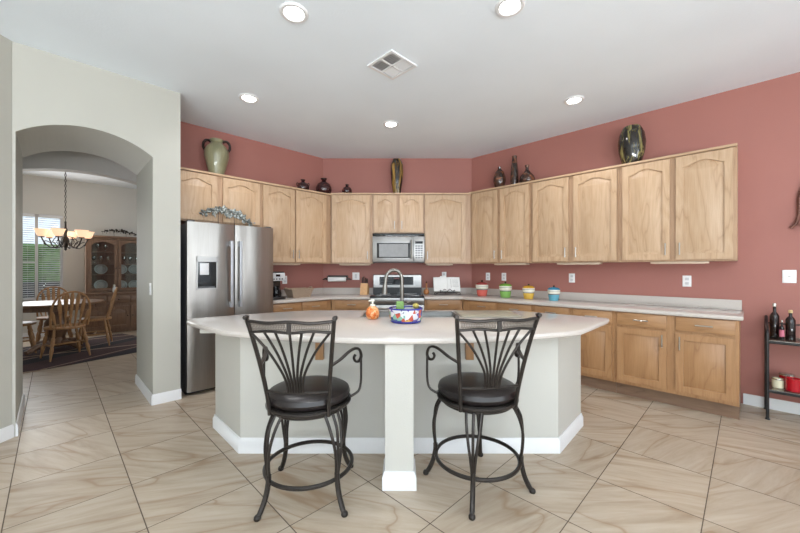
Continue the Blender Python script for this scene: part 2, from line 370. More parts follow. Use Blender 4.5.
m.box(rx + 0.03, rx + 0.09, -3.2, 0, 0.8, 0.86).box(rx + 0.03, rx + 0.09, -3.2, 0, 2.44, 2.5); struct(m.build('window_2', M['trim']))
# thick cream wall with the arched passage, then the second arch, then the dining room
def arch_wall(name, u0, u1, a0, a1, v0, v1, spring, apex, mat, zt=H + 0.05, n=26):
    m = MB()
    def P(u, z, v): x, y = XY(u, v); return (x, y, z)
    mid = (a0 + a1) / 2; hw = (a1 - a0) / 2
    top = []
    for i in range(n + 1):
        tt = -1 + 2 * i / n; top.append((mid + tt * hw, spring + (apex - spring) * (math.sqrt(max(0, 1.6 ** 2 - tt * tt)) - math.sqrt(1.6 ** 2 - 1)) / (1.6 - math.sqrt(1.6 ** 2 - 1))))
    for (p0, p1) in ((u0, a0), (a1, u1)):
        m.prism([XY(p0, v0), XY(p1, v0), XY(p1, v1), XY(p0, v1)], 0, zt)
    for i in range(n):
        (ua, za), (ub, zb) = top[i], top[i + 1]
        q = [P(ua, za, v0), P(ub, zb, v0), P(ub, zt, v0), P(ua, zt, v0), P(ua, za, v1), P(ub, zb, v1), P(ub, zt, v1), P(ua, zt, v1)]
        m.add(q, [(0, 1, 2, 3), (7, 6, 5, 4), (0, 4, 5, 1), (3, 2, 6, 7)])
    return struct(m.build(name, mat, ang=30))
arch_wall('wall_arch', -0.222, 0.90, -0.205, 0.672, 4.0, 4.9, 2.36, 2.51, M['cream'])
arch_wall('wall_dining_arch', -2.4, 3.2, -0.78, 1.44, 5.84, 6.0, 2.20, 2.515, M['grey'])
wall_poly('wall_hall_west', [XY(-0.24, 4.9), XY(-2.4, 4.9), XY(-2.4, 4.8), XY(-0.24, 4.8)], 0, H, M['grey'])
wall_poly('wall_hall_end', [XY(-2.4, 4.8), XY(-2.4, 9.6), XY(-2.54, 9.6), XY(-2.54, 4.8)], 0, H, M['grey'])
wall_poly('wall_dining_east', [XY(3.2, 4.9), XY(3.2, 9.6), XY(3.34, 9.6), XY(3.34, 4.9)], 0, H, M['grey'])
DV = 9.5
m = MB()
def wb(u0, u1, z0, z1): m.prism([XY(u0, DV), XY(u1, DV), XY(u1, DV + T), XY(u0, DV + T)], z0, z1)
wb(-2.5, -0.86, 0, H); wb(0.14, 3.3, 0, H); wb(-0.86, 0.14, 0, 0.70); wb(-0.86, 0.14, 2.33, H); struct(m.build('wall_dining', M['grey']))
wf = thing('window_1', 'white-framed dining room window behind the blinds', 'window', Lpos(0, DV), LR); del wf['label'], wf['category']; struct(wf)
m = MB()
for x in (-0.86, -0.245, 0.10): m.box(x, x + 0.045, 0.05, 0.10, 0.70, 2.33)
m.box(-0.86, 0.14, 0.05, 0.10, 0.70, 0.745).box(-0.86, 0.14, 0.05, 0.10, 2.285, 2.33); m.box(-0.86, -0.23, 0.05, 0.1, 1.40, 1.43)
m.build('window_frame', M['trim'], wf); MB().box(-0.85, 0.13, 0.07, 0.076, 0.72, 2.31).build('window_pane', M['winglass'], wf)
# baseboards
def board(name, pts, h=0.10, th=0.014, mat=None):
    m = MB()
    for (a, b) in zip(pts[:-1], pts[1:]):
        a, b = Vector((a[0], a[1], 0)), Vector((b[0], b[1], 0)); d = (b - a).normalized(); nrm = Vector((d.y, -d.x, 0))
        prof = [(0, 0), (th, 0), (th, h * 0.78), (th * 0.5, h), (0, h)]
        vs = [a + nrm * q + Vector((0, 0, z)) - d * (th * 0.4 if q else 0) for q, z in prof] + [b + nrm * q + Vector((0, 0, z)) + d * (th * 0.4 if q else 0) for q, z in prof]
        n = 5; m.add(vs, [tuple(range(n)), tuple(range(n, 2 * n))[::-1]] + [(i, (i + 1) % n, n + (i + 1) % n, n + i) for i in range(n)])
    return struct(m.build(name, mat or M['trim']))
board('baseboard_side', [(LX, -4.6), (LX, 2.668)])
board('baseboard_arch', [XY(0.672, 4.9), XY(0.672, 4.0), XY(0.90, 4.0), ][0:3])
board('baseboard_jamb', [XY(-0.205, 4.0), XY(-0.205, 4.9)])
board('baseboard_right', [XY(WR, 0.02), XY(WR, RV)])
board('baseboard_dining', [XY(-2.4, DV), XY(3.2, DV)])
# the garden side of the dining window
tag(MB().box(-3, 3, 0, 1.0, 0, 2.0, 0.2).build('garden_hedge', M['hedge'], None, Lpos(-0.8, 14.2), LR), 'green hedge outside beyond the dining room window blinds', 'hedge')
t_ = thing('patio_bench', 'charcoal outdoor bench on the patio beyond the dining window', 'bench', Lpos(-0.45, 11.6), LR)
MB().box(-0.8, 0.8, 0, 0.6, 0.0, 0.42, 0.03).build('seat', M['patiodark'], t_); MB().box(-0.8, 0.8, -0.14, -0.001, 0.0, 1.0, 0.03).build('backrest', M['patiodark'], t_)

# ------------------------------------------------------------------ ceiling fixtures
def downlight(x, y, label, power):
    t_ = thing('recessed_ceiling_light', label, 'ceiling light', (x, y, H), 0, 'recessed lights in the kitchen ceiling')
    MB().lathe([(0.062, -0.001), (0.070, -0.012), (0.088, -0.012), (0.096, -0.004), (0.097, 0.0)], seg=36, cap=False).build('trim_ring', M['trim'], t_)
    MB().lathe([(0.0005, -0.004), (0.062, -0.004)], seg=32, cap=False).build('lamp_lens', M['lens'], t_)
    l = bpy.data.lights.new('recessed_lamp', 'SPOT'); l.energy = power; l.color = (0.98, 0.98, 1.0); l.spot_size = R(140); l.spot_blend = 0.6; l.shadow_soft_size = 0.06
    o = bpy.data.objects.new('recessed_lamp', l); COL.objects.link(o); o.location = (0, 0, -0.03); o.parent = t_
for x, y, lb in ((-0.725, 2.372, 'recessed ceiling light nearest the top edge, left of the air vent'), (0.733, 2.313, 'recessed ceiling light nearest the top edge, right of the air vent'),
                 (-1.55, 3.56, 'small recessed ceiling light above the refrigerator side'), (1.807, 3.604, 'small recessed ceiling light near the right cabinets and striped black vase'),
                 (-0.109, 4.20, 'small recessed ceiling light in front of the microwave wall')):
    downlight(x, y, lb, 23)
v = thing('air_vent', 'white square louvred air vent in the kitchen ceiling', 'vent', (-0.068, 2.985, H), R(45))
MB().box(-0.152, 0.152, -0.152, -0.128, -0.012, 0).box(-0.152, 0.152, 0.128, 0.152, -0.012, 0).box(-0.152, -0.128, -0.128, 0.128, -0.012, 0).box(0.128, 0.152, -0.128, 0.128, -0.012, 0).box(-0.128, 0.128, -0.008, 0.008, -0.011, -0.001).box(-0.008, 0.008, -0.128, 0.128, -0.011, -0.001).build('frame', M['trim'], v)
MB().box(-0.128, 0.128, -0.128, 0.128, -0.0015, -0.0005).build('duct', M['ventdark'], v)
for (qx, qy, ax) in ((-1, -1, 'x'), (1, -1, 'y'), (-1, 1, 'y'), (1, 1, 'x')):
    m = MB()
    for k in range(5):
        c = 0.008 + 0.024 * k + 0.012; sgn = 1 if qx < 0 else -1
        for q in (0,):
            a0, a1 = 0.010, 0.126
            if ax == 'x': vs = [(qx * a0, qy * c, -0.011), (qx * a1, qy * c, -0.011), (qx * a1, qy * c + sgn * 0.017, -0.003), (qx * a0, qy * c + sgn * 0.017, -0.003)]
            else: vs = [(qx * c, qy * a0, -0.011), (qx * c, qy * a1, -0.011), (qx * c + sgn * 0.017, qy * a1, -0.003), (qx * c + sgn * 0.017, qy * a0, -0.003)]
            top = [(x, y, z + 0.0015) for x, y, z in vs]; m.add(vs + top, [(0, 1, 2, 3), (7, 6, 5, 4), (0, 4, 5, 1), (1, 5, 6, 2), (2, 6, 7, 3), (3, 7, 4, 0)])
    m.build('louvre', M['trim'], v)

# ------------------------------------------------------------------ cabinets
def door_mb(w, h, rise, st=0.058, th=0.024):
    """x 0..w, front at y=-th, back at y=0, z 0..h; frame, groove, raised panel with a cathedral top"""
    m = MB(); xi0, xi1, zi0 = st, w - st, st; ztop = h - st; spring = ztop - rise; n = 18 if rise else 1
    f = -th
    k_ = -0.009
    def bev_box(x0, x1, z0, z1): m.box(x0, x1, f, k_, z0, z1)
    bev_box(0, xi0, 0, h); bev_box(xi1, w, 0, h); bev_box(xi0, xi1, 0, zi0)
    def az(x):
        tt = (x - (xi0 + xi1) / 2) / ((xi1 - xi0) / 2); tt = min(1, abs(tt) / 0.93)
        return spring + rise * (0.5 + 0.5 * math.cos(math.pi * tt)) ** 0.75
    xs = [xi0 + (xi1 - xi0) * i / n for i in range(n + 1)]
    for a, b in zip(xs[:-1], xs[1:]):
        za, zb = az(a), az(b)
        m.add([(a, f, za), (b, f, zb), (b, f, h), (a, f, h), (a, k_, za), (b, k_, zb), (b, k_, h), (a, k_, h)], [(0, 1, 2, 3), (0, 4, 5, 1), (3, 2, 6, 7), (7, 6, 5, 4)])
    # panel
    def loop(ins, y):
        pts = [(xi0 + ins, y, zi0 + ins), (xi1 - ins, y, zi0 + ins)]
        for x in reversed(xs):
            xx = min(max(x, xi0 + ins), xi1 - ins); pts.append((xx, y, az(x) - ins))
        return pts
    if rise:
        L0, L1, L2 = loop(0.0, k_), loop(0.009, k_), loop(0.038, f + 0.002)
    else:
        L0, L1, L2 = loop(0.0, k_), loop(0.007, k_ - 0.001), loop(0.010, k_ - 0.003)
    k = len(L0); fs = []
    for j in (0, 1): fs += [(j * k + i, j * k + (i + 1) % k, (j + 1) * k + (i + 1) % k, (j + 1) * k + i) for i in range(k)]
    fs.append(tuple(2 * k + i for i in range(k))); m.add(L0 + L1 + L2, fs)
    m.box(0.008, w - 0.008, -0.0088, 0.0, 0.008, h - 0.008)
    return m
def pull(parent, x, z, vert=True, y=-0.024, ln=0.12):
    m = MB(); h2 = ln / 2; yo = y - 0.028
    if vert:
        m.tube([(x, yo, z - h2), (x, yo, z + h2)], 0.0055, 8)
        for q in (-h2 * 0.7, h2 * 0.7): m.tube([(x, y - 0.0002, z + q), (x, yo, z + q)], 0.004, 6)
    else:
        m.tube([(x - h2, yo, z), (x + h2, yo, z)], 0.0055, 8)
        for q in (-h2 * 0.7, h2 * 0.7): m.tube([(x + q, y - 0.0002, z), (x + q, yo, z)], 0.004, 6)
    m.build('handle', M['nickel'], parent)
def upper(label, loc, rz, x0, x1, z0, doors, dp=0.315, skew0=0.0, skew1=0.0, trim=True, rise=0.05, zt=2.425, name='wall_cabinet'):
    """local y: 0 = wall, negative towards the room"""
    t_ = thing(name, label, 'cabinet', loc, rz, 'oak wall cabinets')
    f = -dp
    MB().prism([(x0, f), (x1, f), (x1 + skew1, -0.002), (x0 + skew0, -0.002)], z0, zt - 0.022).build('cabinet_body', M['oakshaded'], t_)
    MB().prism([(x0, f - 0.034), (x1, f - 0.034), (x1 + skew1, -0.002), (x0 + skew0, -0.002)], zt - 0.022, zt).build('top_trim', M['oakx'], t_)
    for (a, b, hs) in doors:
        zb = z0 + 0.018; hh = zt - 0.034 - zb
        d = door_mb(b - a, hh, rise).build('door', M['oak'], t_, (a, f - 0.0005, zb))
        pull(d, (b - a) - 0.032 if hs == 'r' else 0.032, 0.105)
    return t_
UZ = 1.372
upper('oak two-door wall cabinet above the refrigerator, under the olive urn', Lpos(0, WL), LR, 0.905, 1.896, 1.83, [(0.938, 1.360, 'r'), (1.423, 1.860, 'l')], dp=0.355, zt=2.41)
upper('tall oak two-door wall cabinet between refrigerator and left corner', Lpos(0, WL), LR, 1.898, 2.938, UZ, [(1.907, 2.343, 'r'), (2.364, 2.848, 'l')], skew1=0.09, dp=0.355, zt=2.41)
upper('tall single-door oak wall cabinet left of the microwave', (0, WB, 0), 0, -1.030, -0.412, UZ, [(-1.012, -0.452, 'r')], skew0=-0.18)
upper('short oak two-door wall cabinet directly above the microwave', (0, WB, 0), 0, -0.410, 0.366, 1.822, [(-0.392, -0.050, 'r'), (-0.005, 0.345, 'l')])
upper('tall single-door oak wall cabinet right of the microwave', (0, WB, 0), 0, 0.368, 1.058, UZ, [(0.376, 0.976, 'l')], skew1=0.075)
RP = lambda u, v, z=0: (XY(u, v)[0], XY(u, v)[1], z)
upper('narrow-doored oak wall cabinet in the right corner under the copper vases', RP(WR, 0), RR, -2.930, -1.999, UZ, [(-2.885, -2.477, 'r'), (-2.430, -2.017, 'l')], skew0=-0.15, dp=0.275, zt=2.44)
upper('oak two-door wall cabinet in the middle of the right wall', RP(WR, 0), RR, -1.997, -0.995, UZ, [(-1.967, -1.526, 'r'), (-1.469, -1.017, 'l')], dp=0.275, zt=2.44)
upper('oak two-door wall cabinet at the free end of the right wall', RP(WR, 0), RR, -0.993, -0.062, UZ, [(-0.963, -0.553, 'r'), (-0.504, -0.090, 'l')], dp=0.275, zt=2.44)
# under-cabinet lights
def ucl(label, loc, rz, x0, x1):
    t_ = thing('under_cabinet_light', label, 'light', loc, rz, 'slim lights under the wall cabinets')
    MB().box(x0, x1, -0.25, -0.14, UZ - 0.022, UZ - 0.0005, 0.004).build('housing', M['ivoryplastic'], t_)
    MB().box(x0 + 0.03, x1 - 0.03, -0.235, -0.155, UZ - 0.025, UZ - 0.0221).build('lens', M['ivoryplastic'], t_)
ucl('slim white light under the cabinet between refrigerator and left corner', Lpos(0, WL), LR, 2.05, 2.5)
ucl('slim white light under the cabinet left of the microwave', (0, WB, 0), 0, -0.92, -0.45)
ucl('slim white light under the cabinet right of the microwave', (0, WB, 0), 0, 0.40, 0.80)
ucl('slim white light under the right corner cabinet', RP(WR, 0), RR, -2.55, -2.08)
ucl('slim white light under the middle right cabinet', RP(WR, 0), RR, -1.68, -1.20)
ucl('slim white light under the end cabinet of the right wall', RP(WR, 0), RR, -0.72, -0.26)
# base cabinets
CT = 0.90
def base(label, loc, rz, x0, x1, fronts, skew0=0.0, skew1=0.0, dp=0.595):
    t_ = thing('base_cabinet', label, 'cabinet', loc, rz, 'oak base cabinets'); f = -dp
    MB().prism([(x0, f), (x1, f), (x1 + skew1, -0.002), (x0 + skew0, -0.002)], 0.128, CT - 0.041).build('cabinet_body', M['oakbase'], t_)
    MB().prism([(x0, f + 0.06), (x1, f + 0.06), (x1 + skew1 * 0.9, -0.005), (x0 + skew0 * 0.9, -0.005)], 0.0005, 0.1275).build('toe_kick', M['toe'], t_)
    for fr in fronts:
        a, b, hs = fr
        dr = MB().box(0, b - a, -0.02, -0.0, 0, 0.125, 0.004).build('drawer', M['oakbasex'], t_, (a, f - 0.0005, 0.728))
        pull(dr, (b - a) / 2, 0.0625, False, -0.02)
        d = door_mb(b - a, 0.538, 0.0).build('door', M['oakbase'], t_, (a, f - 0.0005, 0.164))
        pull(d, (b - a) - 0.032 if hs == 'r' else 0.032, 0.55 - 0.10)
    return t_
base('oak base cabinet beside the refrigerator under coffee maker and basket', Lpos(0, WL), LR, 1.90, 2.78, [(1.91, 2.30, 'r'), (2.325, 2.70, 'l')], skew1=0.24)
base('oak base cabinet left of the stainless range', (0, WB, 0), 0, -0.968, -0.428, [(-0.92, -0.445, 'r')], skew0=-0.24)
base('oak base cabinet right of the stainless range', (0, WB, 0), 0, 0.346, 0.884, [(0.38, 0.845, 'l')], skew1=0.24)
base('oak base cabinet under the red and green canisters', RP(WR, 0), RR, -2.838, -1.824, [(-2.72, -2.315, 'r'), (-2.272, -1.84, 'l')], skew0=-0.24)
base('oak base cabinet under the yellow and blue canisters', RP(WR, 0), RR, -1.822, -0.967, [(-1.80, -1.412, 'r'), (-1.366, -0.99, 'l')])
base('oak base cabinet at the open end beside the black rack', RP(WR, 0), RR, -0.965, -0.045, [(-0.94, -0.536, 'r'), (-0.47, -0.07, 'l')])
# worktops with backsplash curb
def corner(vleft, y): return (y - vleft * S2, y)
def cornerR(u, y): return (u * S2 - y, y)
def slab_mb(poly, z0, z1, holes=(), r=0.014):
    """slab with rounded rim: loops of the convex outline moved in and out; holes are rectangles in the top"""
    P = [Vector(p) for p in poly]; n = len(P)
    ar = sum(P[i].x * P[(i + 1) % n].y - P[(i + 1) % n].x * P[i].y for i in range(n))
    if ar < 0: P.reverse()
    def off(d):
        out = []
        for i in range(n):
            a, b, c = P[i - 1], P[i], P[(i + 1) % n]; e1 = (b - a).normalized(); e2 = (c - b).normalized()
            n1 = Vector((e1.y, -e1.x)); n2 = Vector((e2.y, -e2.x)); k = (n1 + n2) / max(0.3, 1 + n1.dot(n2)); out.append(b + k * d)
        return out
    rr = min(r, (z1 - z0) / 2 - 0.001)
    prof = [(-rr, z0), (-rr * 0.3, z0 + rr * 0.3), (0, z0 + rr), (0, z1 - rr), (-rr * 0.3, z1 - rr * 0.3), (-rr, z1)]
    bm = bmesh.new(); loops = []
    for d, z in prof: loops.append([bm.verts.new((q.x, q.y, z)) for q in off(d)])
    for l0, l1 in zip(loops[:-1], loops[1:]):
        for i in range(n): bm.faces.new((l0[i], l0[(i + 1) % n], l1[(i + 1) % n], l1[i]))
    for lp, z in ((loops[0], z0), (loops[-1], z1)):
        es = [bm.edges.get((lp[i], lp[(i + 1) % n])) for i in range(n)]
        for (x0, x1, y0, y1) in holes:
            hv = [bm.verts.new((x, y, z)) for x, y in ((x0, y0), (x1, y0), (x1, y1), (x0, y1))]
            es += [bm.edges.new((hv[i], hv[(i + 1) % 4])) for i in range(4)]
        if holes: bmesh.ops.triangle_fill(bm, use_beauty=True, use_dissolve=False, edges=es)
        else: bm.faces.new(lp)
    for (x0, x1, y0, y1) in holes:
        c = [(x0, y0), (x1, y0), (x1, y1), (x0, y1)]; a = [bm.verts.new((x, y, z0)) for x, y in c]; b = [bm.verts.new((x, y, z1)) for x, y in c]
        for i in range(4): bm.faces.new((a[i], a[(i + 1) % 4], b[(i + 1) % 4], b[i]))
    bmesh.ops.remove_doubles(bm, verts=bm.verts, dist=1e-5)
    bm.verts.index_update(); m = MB(); m.add([v.co[:] for v in bm.verts], [[v.index for v in f.verts] for f in bm.faces]); bm.free(); return m
def worktop(label, outline, splash):
    t_ = thing('worktop', label, 'worktop', (0, 0, 0))
    m = MB()
    for pl in outline: 
        s_ = slab_mb(pl, CT - 0.04, CT); m.add(s_.v, s_.f)
    m.build('counter_slab', M['counter'], t_)
    m = MB()
    for pl in splash: m.prism(pl, CT + 0.0002, CT + 0.095)
    m.build('backsplash', M['counter'], t_)
yF = WB - 0.635; uF = WR - 0.635; vF = WL - 0.635; e = 0.003
worktop('white worktop from the refrigerator round the left corner to the range',
        [[XY(1.90, vF), corner(vF, yF), (-0.427, yF), (-0.427, WB - e), corner(WL - e, WB - e), XY(1.90, WL - e)]],
        [[XY(1.90, WL - 0.024), corner(WL - 0.024, WB - 0.024), corner(WL - e, WB - e), XY(1.90, WL - e)], [corner(WL - 0.024, WB - 0.024), (-0.427, WB - 0.024), (-0.427, WB - e), corner(WL - e, WB - e)]])
worktop('long white worktop from the range along the right wall to its open end',
        [[(0.345, yF), cornerR(uF, yF), XY(uF, 0.02), XY(WR - e, 0.02), cornerR(WR - e, WB - e), (0.345, WB - e)]],
        [[(0.345, WB - 0.024), cornerR(WR - 0.024, WB - 0.024), cornerR(WR - e, WB - e), (0.345, WB - e)], [cornerR(WR - 0.024, WB - 0.024), XY(WR - 0.024, 0.035), XY(WR - e, 0.035), cornerR(WR - e, WB - e)]])

# ------------------------------------------------------------------ appliances
fr = thing('refrigerator', 'stainless side-by-side refrigerator with water dispenser beside the cream wall', 'refrigerator', Lpos(0, 3.99), LR)
MB().box(0.960, 1.852, 0.075, 0.72, 0.03, 1.765, 0.004).build('cabinet', M['darkside'], fr)
MB().box(0.965, 1.848, 0.09, 0.5, 0.0005, 0.0295).build('base_grille', M['black'], fr)
def fdoor(a, b):
    m = MB(); n = 12; z0, z1 = 0.045, 1.778; pts = []
    for i in range(n + 1):
        tt = i / n; pts.append((a + (b - a) * tt, -0.016 * math.sin(math.pi * tt) ** 0.6 + 0.004))
    return m.prism(pts + [(b, 0.07), (a, 0.07)], z0, z1)
dl = fdoor(0.957, 1.412).build('door', M['steel'], fr); dr = fdoor(1.420, 1.856).build('door', M['steel'], fr)
for d, x in ((dl, 1.368), (dr, 1.462)):
    m = MB(); m.box(x - 0.014, x + 0.014, -0.068, -0.050, 0.88, 1.60, 0.006)
    for z in (0.91, 1.57): m.box(x - 0.012, x + 0.012, -0.052, -0.006, z - 0.03, z + 0.03, 0.004)
    h = m.build('handle', M['fhandle'], d)
m = MB(); x0, x1, z0, z1 = 1.035, 1.235, 1.085, 1.425
m.box(x0, x1, -0.020, -0.013, z0, z0 + 0.012).box(x0, x1, -0.020, -0.013, z1 - 0.055, z1).box(x0, x0 + 0.012, -0.020, -0.013, z0, z1).box(x1 - 0.012, x1, -0.020, -0.013, z0, z1); dp = m.build('dispenser', M['steelx'], dl)
MB().box(x0 + 0.012, x1 - 0.012, -0.0165, -0.0130, z0 + 0.012, z1 - 0.055).build('dispenser_recess', M['blackglass'], dl)
MB().box(x0 + 0.03, x0 + 0.115, -0.024, -0.0168, z0 + 0.15, z1 - 0.07, 0.003).build('dispenser_nozzle', M['coffee'], dl)
MB().box(x0 + 0.015, x1 - 0.03, -0.026, -0.0168, z0 + 0.014, z0 + 0.03).build('drip_tray', M['darkside'], dl)
for x in (1.00, 1.81): MB().box(x - 0.03, x + 0.03, 0.02, 0.12, 1.7785, 1.795, 0.004).build('hinge_cap', M['darkside'], fr)

mw = thing('microwave', 'stainless over-range microwave with black vent strip under the short cabinet', 'microwave', (-0.022, WB, 0))
MB().box(-0.382, 0.382, -0.375, -0.003, 1.392, 1.818).build('case', M['darkside'], mw)
MB().box(-0.382, 0.382, -0.40, -0.376, 1.775, 1.818, 0.003).build('vent_grille', M['blackglass'], mw)
md = MB().box(-0.382, 0.215, -0.415, -0.3755, 1.395, 1.773, 0.006).build('door', M['steelx'], mw)
MB().box(-0.318, 0.17, -0.4175, -0.4151, 1.455, 1.675, 0.001).build('window_frame', M['black'], md)
MB().box(-0.285, 0.14, -0.4195, -0.4176, 1.470, 1.660).build('window', M['screen'], md)
m = MB(); m.tube([(0.192, -0.448, 1.44), (0.192, -0.448, 1.72)], 0.010, 10)
for z in (1.46, 1.70): m.tube([(0.192, -0.4152, z), (0.192, -0.448, z)], 0.007, 8)
m.build('handle', M['chrome'], md)
cp = MB().box(0.218, 0.382, -0.413, -0.3755, 1.395, 1.773, 0.004).build('control_panel', M['steelx'], mw)
MB().box(0.245, 0.355, -0.4155, -0.4132, 1.665, 1.70).build('display', M['blackglass'], cp)
m = MB()
for i in range(3):
    for j in range(6): m.box(0.248 + i * 0.038, 0.278 + i * 0.038, -0.415, -0.4131, 1.45 + j * 0.034, 1.47 + j * 0.034)
m.build('keypad', M['darkside'], cp)
MB().box(-0.38, 0.38, -0.37, -0.05, 1.388, 1.3918).build('underside', M['black'], mw)

rg = thing('range', 'stainless electric range with black glass cooktop below the microwave', 'range', (-0.041, WB, 0))
MB().box(-0.378, 0.378, -0.625, -0.03, 0.02, 0.888).build('oven_body', M['darkside'], rg)
for x in (-0.33, 0.33):
    for y in (-0.55, -0.1): MB().lathe([(0.02, 0.0), (0.02, 0.02)], x, y, 10).build('foot', M['black'], rg)
ck = MB().box(-0.380, 0.380, -0.64, -0.09, 0.8885, 0.914, 0.004).build('cooktop', M['blackglass'], rg)
for x, y, r in ((-0.19, -0.48, 0.105), (0.19, -0.48, 0.085), (-0.19, -0.22, 0.075), (0.19, -0.22, 0.095)):
    MB().tube([(x + r * math.cos(a * math.pi / 18), y + r * math.sin(a * math.pi / 18), 0.9145) for a in range(36)], 0.0018, 5, True).build('burner', M['greyline'], ck)
bg = MB().prism([(-0.085, 0.9), (-0.07, 1.20), (-0.03, 1.205), (-0.025, 0.9)], -0.378, 0.378, 'x').build('backguard', M['black'], rg)
MB().prism([(-0.0915, 1.005), (-0.083, 1.195), (-0.071, 1.195), (-0.0805, 1.005)], -0.372, 0.372, 'x').build('control_panel', M['steelx'], bg)
MB().prism([(-0.095, 1.045), (-0.0887, 1.170), (-0.0845, 1.170), (-0.0905, 1.045)], -0.28, 0.25, 'x').build('control_glass', M['blackglass'], bg)
m = MB()
for i in range(6):
    for j in range(3): pass
for j in range(3): MB().box(-0.25, -0.08, -0.0972 + j * 0.0019, -0.0925 + j * 0.0019, 1.062 + j * 0.036, 1.070 + j * 0.036).build('key_strip', M['darkside'], bg)
MB().box(-0.05, 0.03, -0.0955, -0.091, 1.135, 1.158).build('clock', M['ovenclock'], bg)
MB().box(-0.378, 0.378, -0.648, -0.6255, 0.80, 0.8875, 0.004).build('front_panel', M['steelx'], rg)
od = MB().box(-0.376, 0.376, -0.66, -0.6255, 0.24, 0.79, 0.006).build('oven_door', M['steelx'], rg)
MB().box(-0.27, 0.27, -0.6615, -0.6602, 0.35, 0.66).build('oven_window', M['blackglass'], od)
MB().tube([(-0.33, -0.70, 0.745), (0.33, -0.70, 0.745)], 0.012, 10).tube([(-0.31, -0.6602, 0.745), (-0.31, -0.70, 0.745)], 0.008, 8).tube([(0.31, -0.6602, 0.745), (0.31, -0.70, 0.745)], 0.008, 8).build('handle', M['chrome'], od)
MB().box(-0.376, 0.376, -0.655, -0.6255, 0.05, 0.23, 0.006).build('storage_drawer', M['steelx'], rg)

# ------------------------------------------------------------------ island
isl = thing('kitchen_island', 'white painted kitchen island base with angled ends behind the bar stools', 'kitchen island', (0, 0, 0))
BP = [(-1.128, 2.452), (1.118, 2.452), (1.494, 2.868), (1.08, 3.25), (-0.98, 3.25), (-1.12, 3.18), (-1.512, 2.842)]
cxb, cyb = 0.0, 2.85
m = MB(); n = len(BP); IN = [(cxb + (a - cxb) * 0.965, cyb + (b - cyb) * 0.90) for a, b in BP]; z0, z1 = 0.0005, CT - 0.041
m.add([(a, b, z) for z in (z0, z1) for a, b in BP] + [(a, b, z) for z in (z0, z1) for a, b in IN],
      [(i, (i + 1) % n, n + (i + 1) % n, n + i) for i in range(n)] + [(2 * n + i, 3 * n + i, 3 * n + (i + 1) % n, 2 * n + (i + 1) % n) for i in range(n)] + [(n + i, n + (i + 1) % n, 3 * n + (i + 1) % n, 3 * n + i) for i in range(n)] + [(i, 2 * n + i, 2 * n + (i + 1) % n, (i + 1) % n) for i in range(n)])
m.build('island_body', M['islandpaint'], isl)
def skirt(poly, h, th, parent, name='baseboard'):
    P = [Vector((a, b)) for a, b in poly]; n = len(P); m = MB()
    def off(d):
        out = []
        for i in range(n):
            a, b, c = P[i - 1], P[i], P[(i + 1) % n]; e1 = (b - a).normalized(); e2 = (c - b).normalized()
            n1 = Vector((e1.y, -e1.x)); n2 = Vector((e2.y, -e2.x)); out.append(b + (n1 + n2) / (1 + n1.dot(n2)) * d)
        return out
    lay = [(0.0005, 0.0005), (th, 0.0005), (th, h * 0.72), (th * 0.7, h * 0.8), (th * 0.4, h), (0.0005, h)]
    vs = []; fs = []
    for d, z in lay: vs += [(q.x, q.y, z) for q in off(d)]
    for j in range(len(lay) - 1): fs += [(j * n + i, j * n + (i + 1) % n, (j + 1) * n + (i + 1) % n, (j + 1) * n + i) for i in range(n)]
    m.add(vs, fs); return m.build(name, M['trim'], parent)
skirt(BP, 0.105, 0.016, isl)
pp = [(-0.088, 2.043), (0.080, 2.043), (0.080, 2.210), (-0.088, 2.210)]
MB().prism(pp, 0.0005, CT - 0.041).build('post', M['islandpaint'], isl); skirt(pp, 0.108, 0.016, isl, 'post_baseboard')
for x in (-0.563, 0.487):
    MB().box(x - 0.028, x + 0.028, 2.415, 2.4515, 0.662, 0.858, 0.004).build('corbel', M['oakbase'], isl)
MB().box(-1.50, -1.10, 2.60, 2.66, 0.815, 0.8585).build('apron', M['islandpaint'], isl, (0, 0, 0))
pts = [(-1.155, 2.245)] + [(x, 1.992 + 0.19 * x * x) for x in [-1.05 + 0.1 * i for i in range(22)]] + [(1.185, 2.262)]
pts += [(1.645, 2.735), (1.69, 2.80), (1.65, 2.85), (1.10, 3.335), (-0.86, 3.335), (-1.12, 3.21), (-1.64, 2.83), (-1.69, 2.75), (-1.64, 2.665)]
SX0, SX1, SY0, SY1 = -0.31, 0.485, 2.85, 3.20
tag(slab_mb(pts, CT - 0.04, CT, [(SX0, SX1, SY0, SY1)], 0.018).build('island_countertop', M['counter']), 'white rounded countertop with bowed front on the kitchen island', 'countertop')
sk = thing('kitchen_sink', 'stainless double kitchen sink set into the island countertop', 'sink', (0, 0, 0))
def basin(x0, x1):
    m = MB(); y0, y1, z0, z1 = SY0 + 0.003, SY1 - 0.003, CT - 0.20, CT - 0.002; i_ = 0.02
    a = [(x0, y0, z1), (x1, y0, z1), (x1, y1, z1), (x0, y1, z1)]; b = [(x0 + i_, y0 + i_, z0), (x1 - i_, y0 + i_, z0), (x1 - i_, y1 - i_, z0), (x0 + i_, y1 - i_, z0)]
    b2 = [(x, y, z0 - 0.003) for x, y, z in b]; a2 = [(x0, y0, z1 - 0.0001), (x1, y0, z1 - 0.0001), (x1, y1, z1 - 0.0001), (x0, y1, z1 - 0.0001)]
    m.add(a + b, [(i, (i + 1) % 4, 4 + (i + 1) % 4, 4 + i) for i in range(4)] + [(4, 5, 6, 7)])
    return m
for x0, x1 in ((SX0 + 0.003, 0.085), (0.10, SX1 - 0.003)):
    bs = basin(x0, x1).build('basin', M['sinksteel'], sk); MB().lathe([(0.0005, CT - 0.1985), (0.035, CT - 0.1985), (0.04, CT - 0.1975)], (x0 + x1) / 2, 3.02, 16, False).build('drain', M['chrome'], bs)
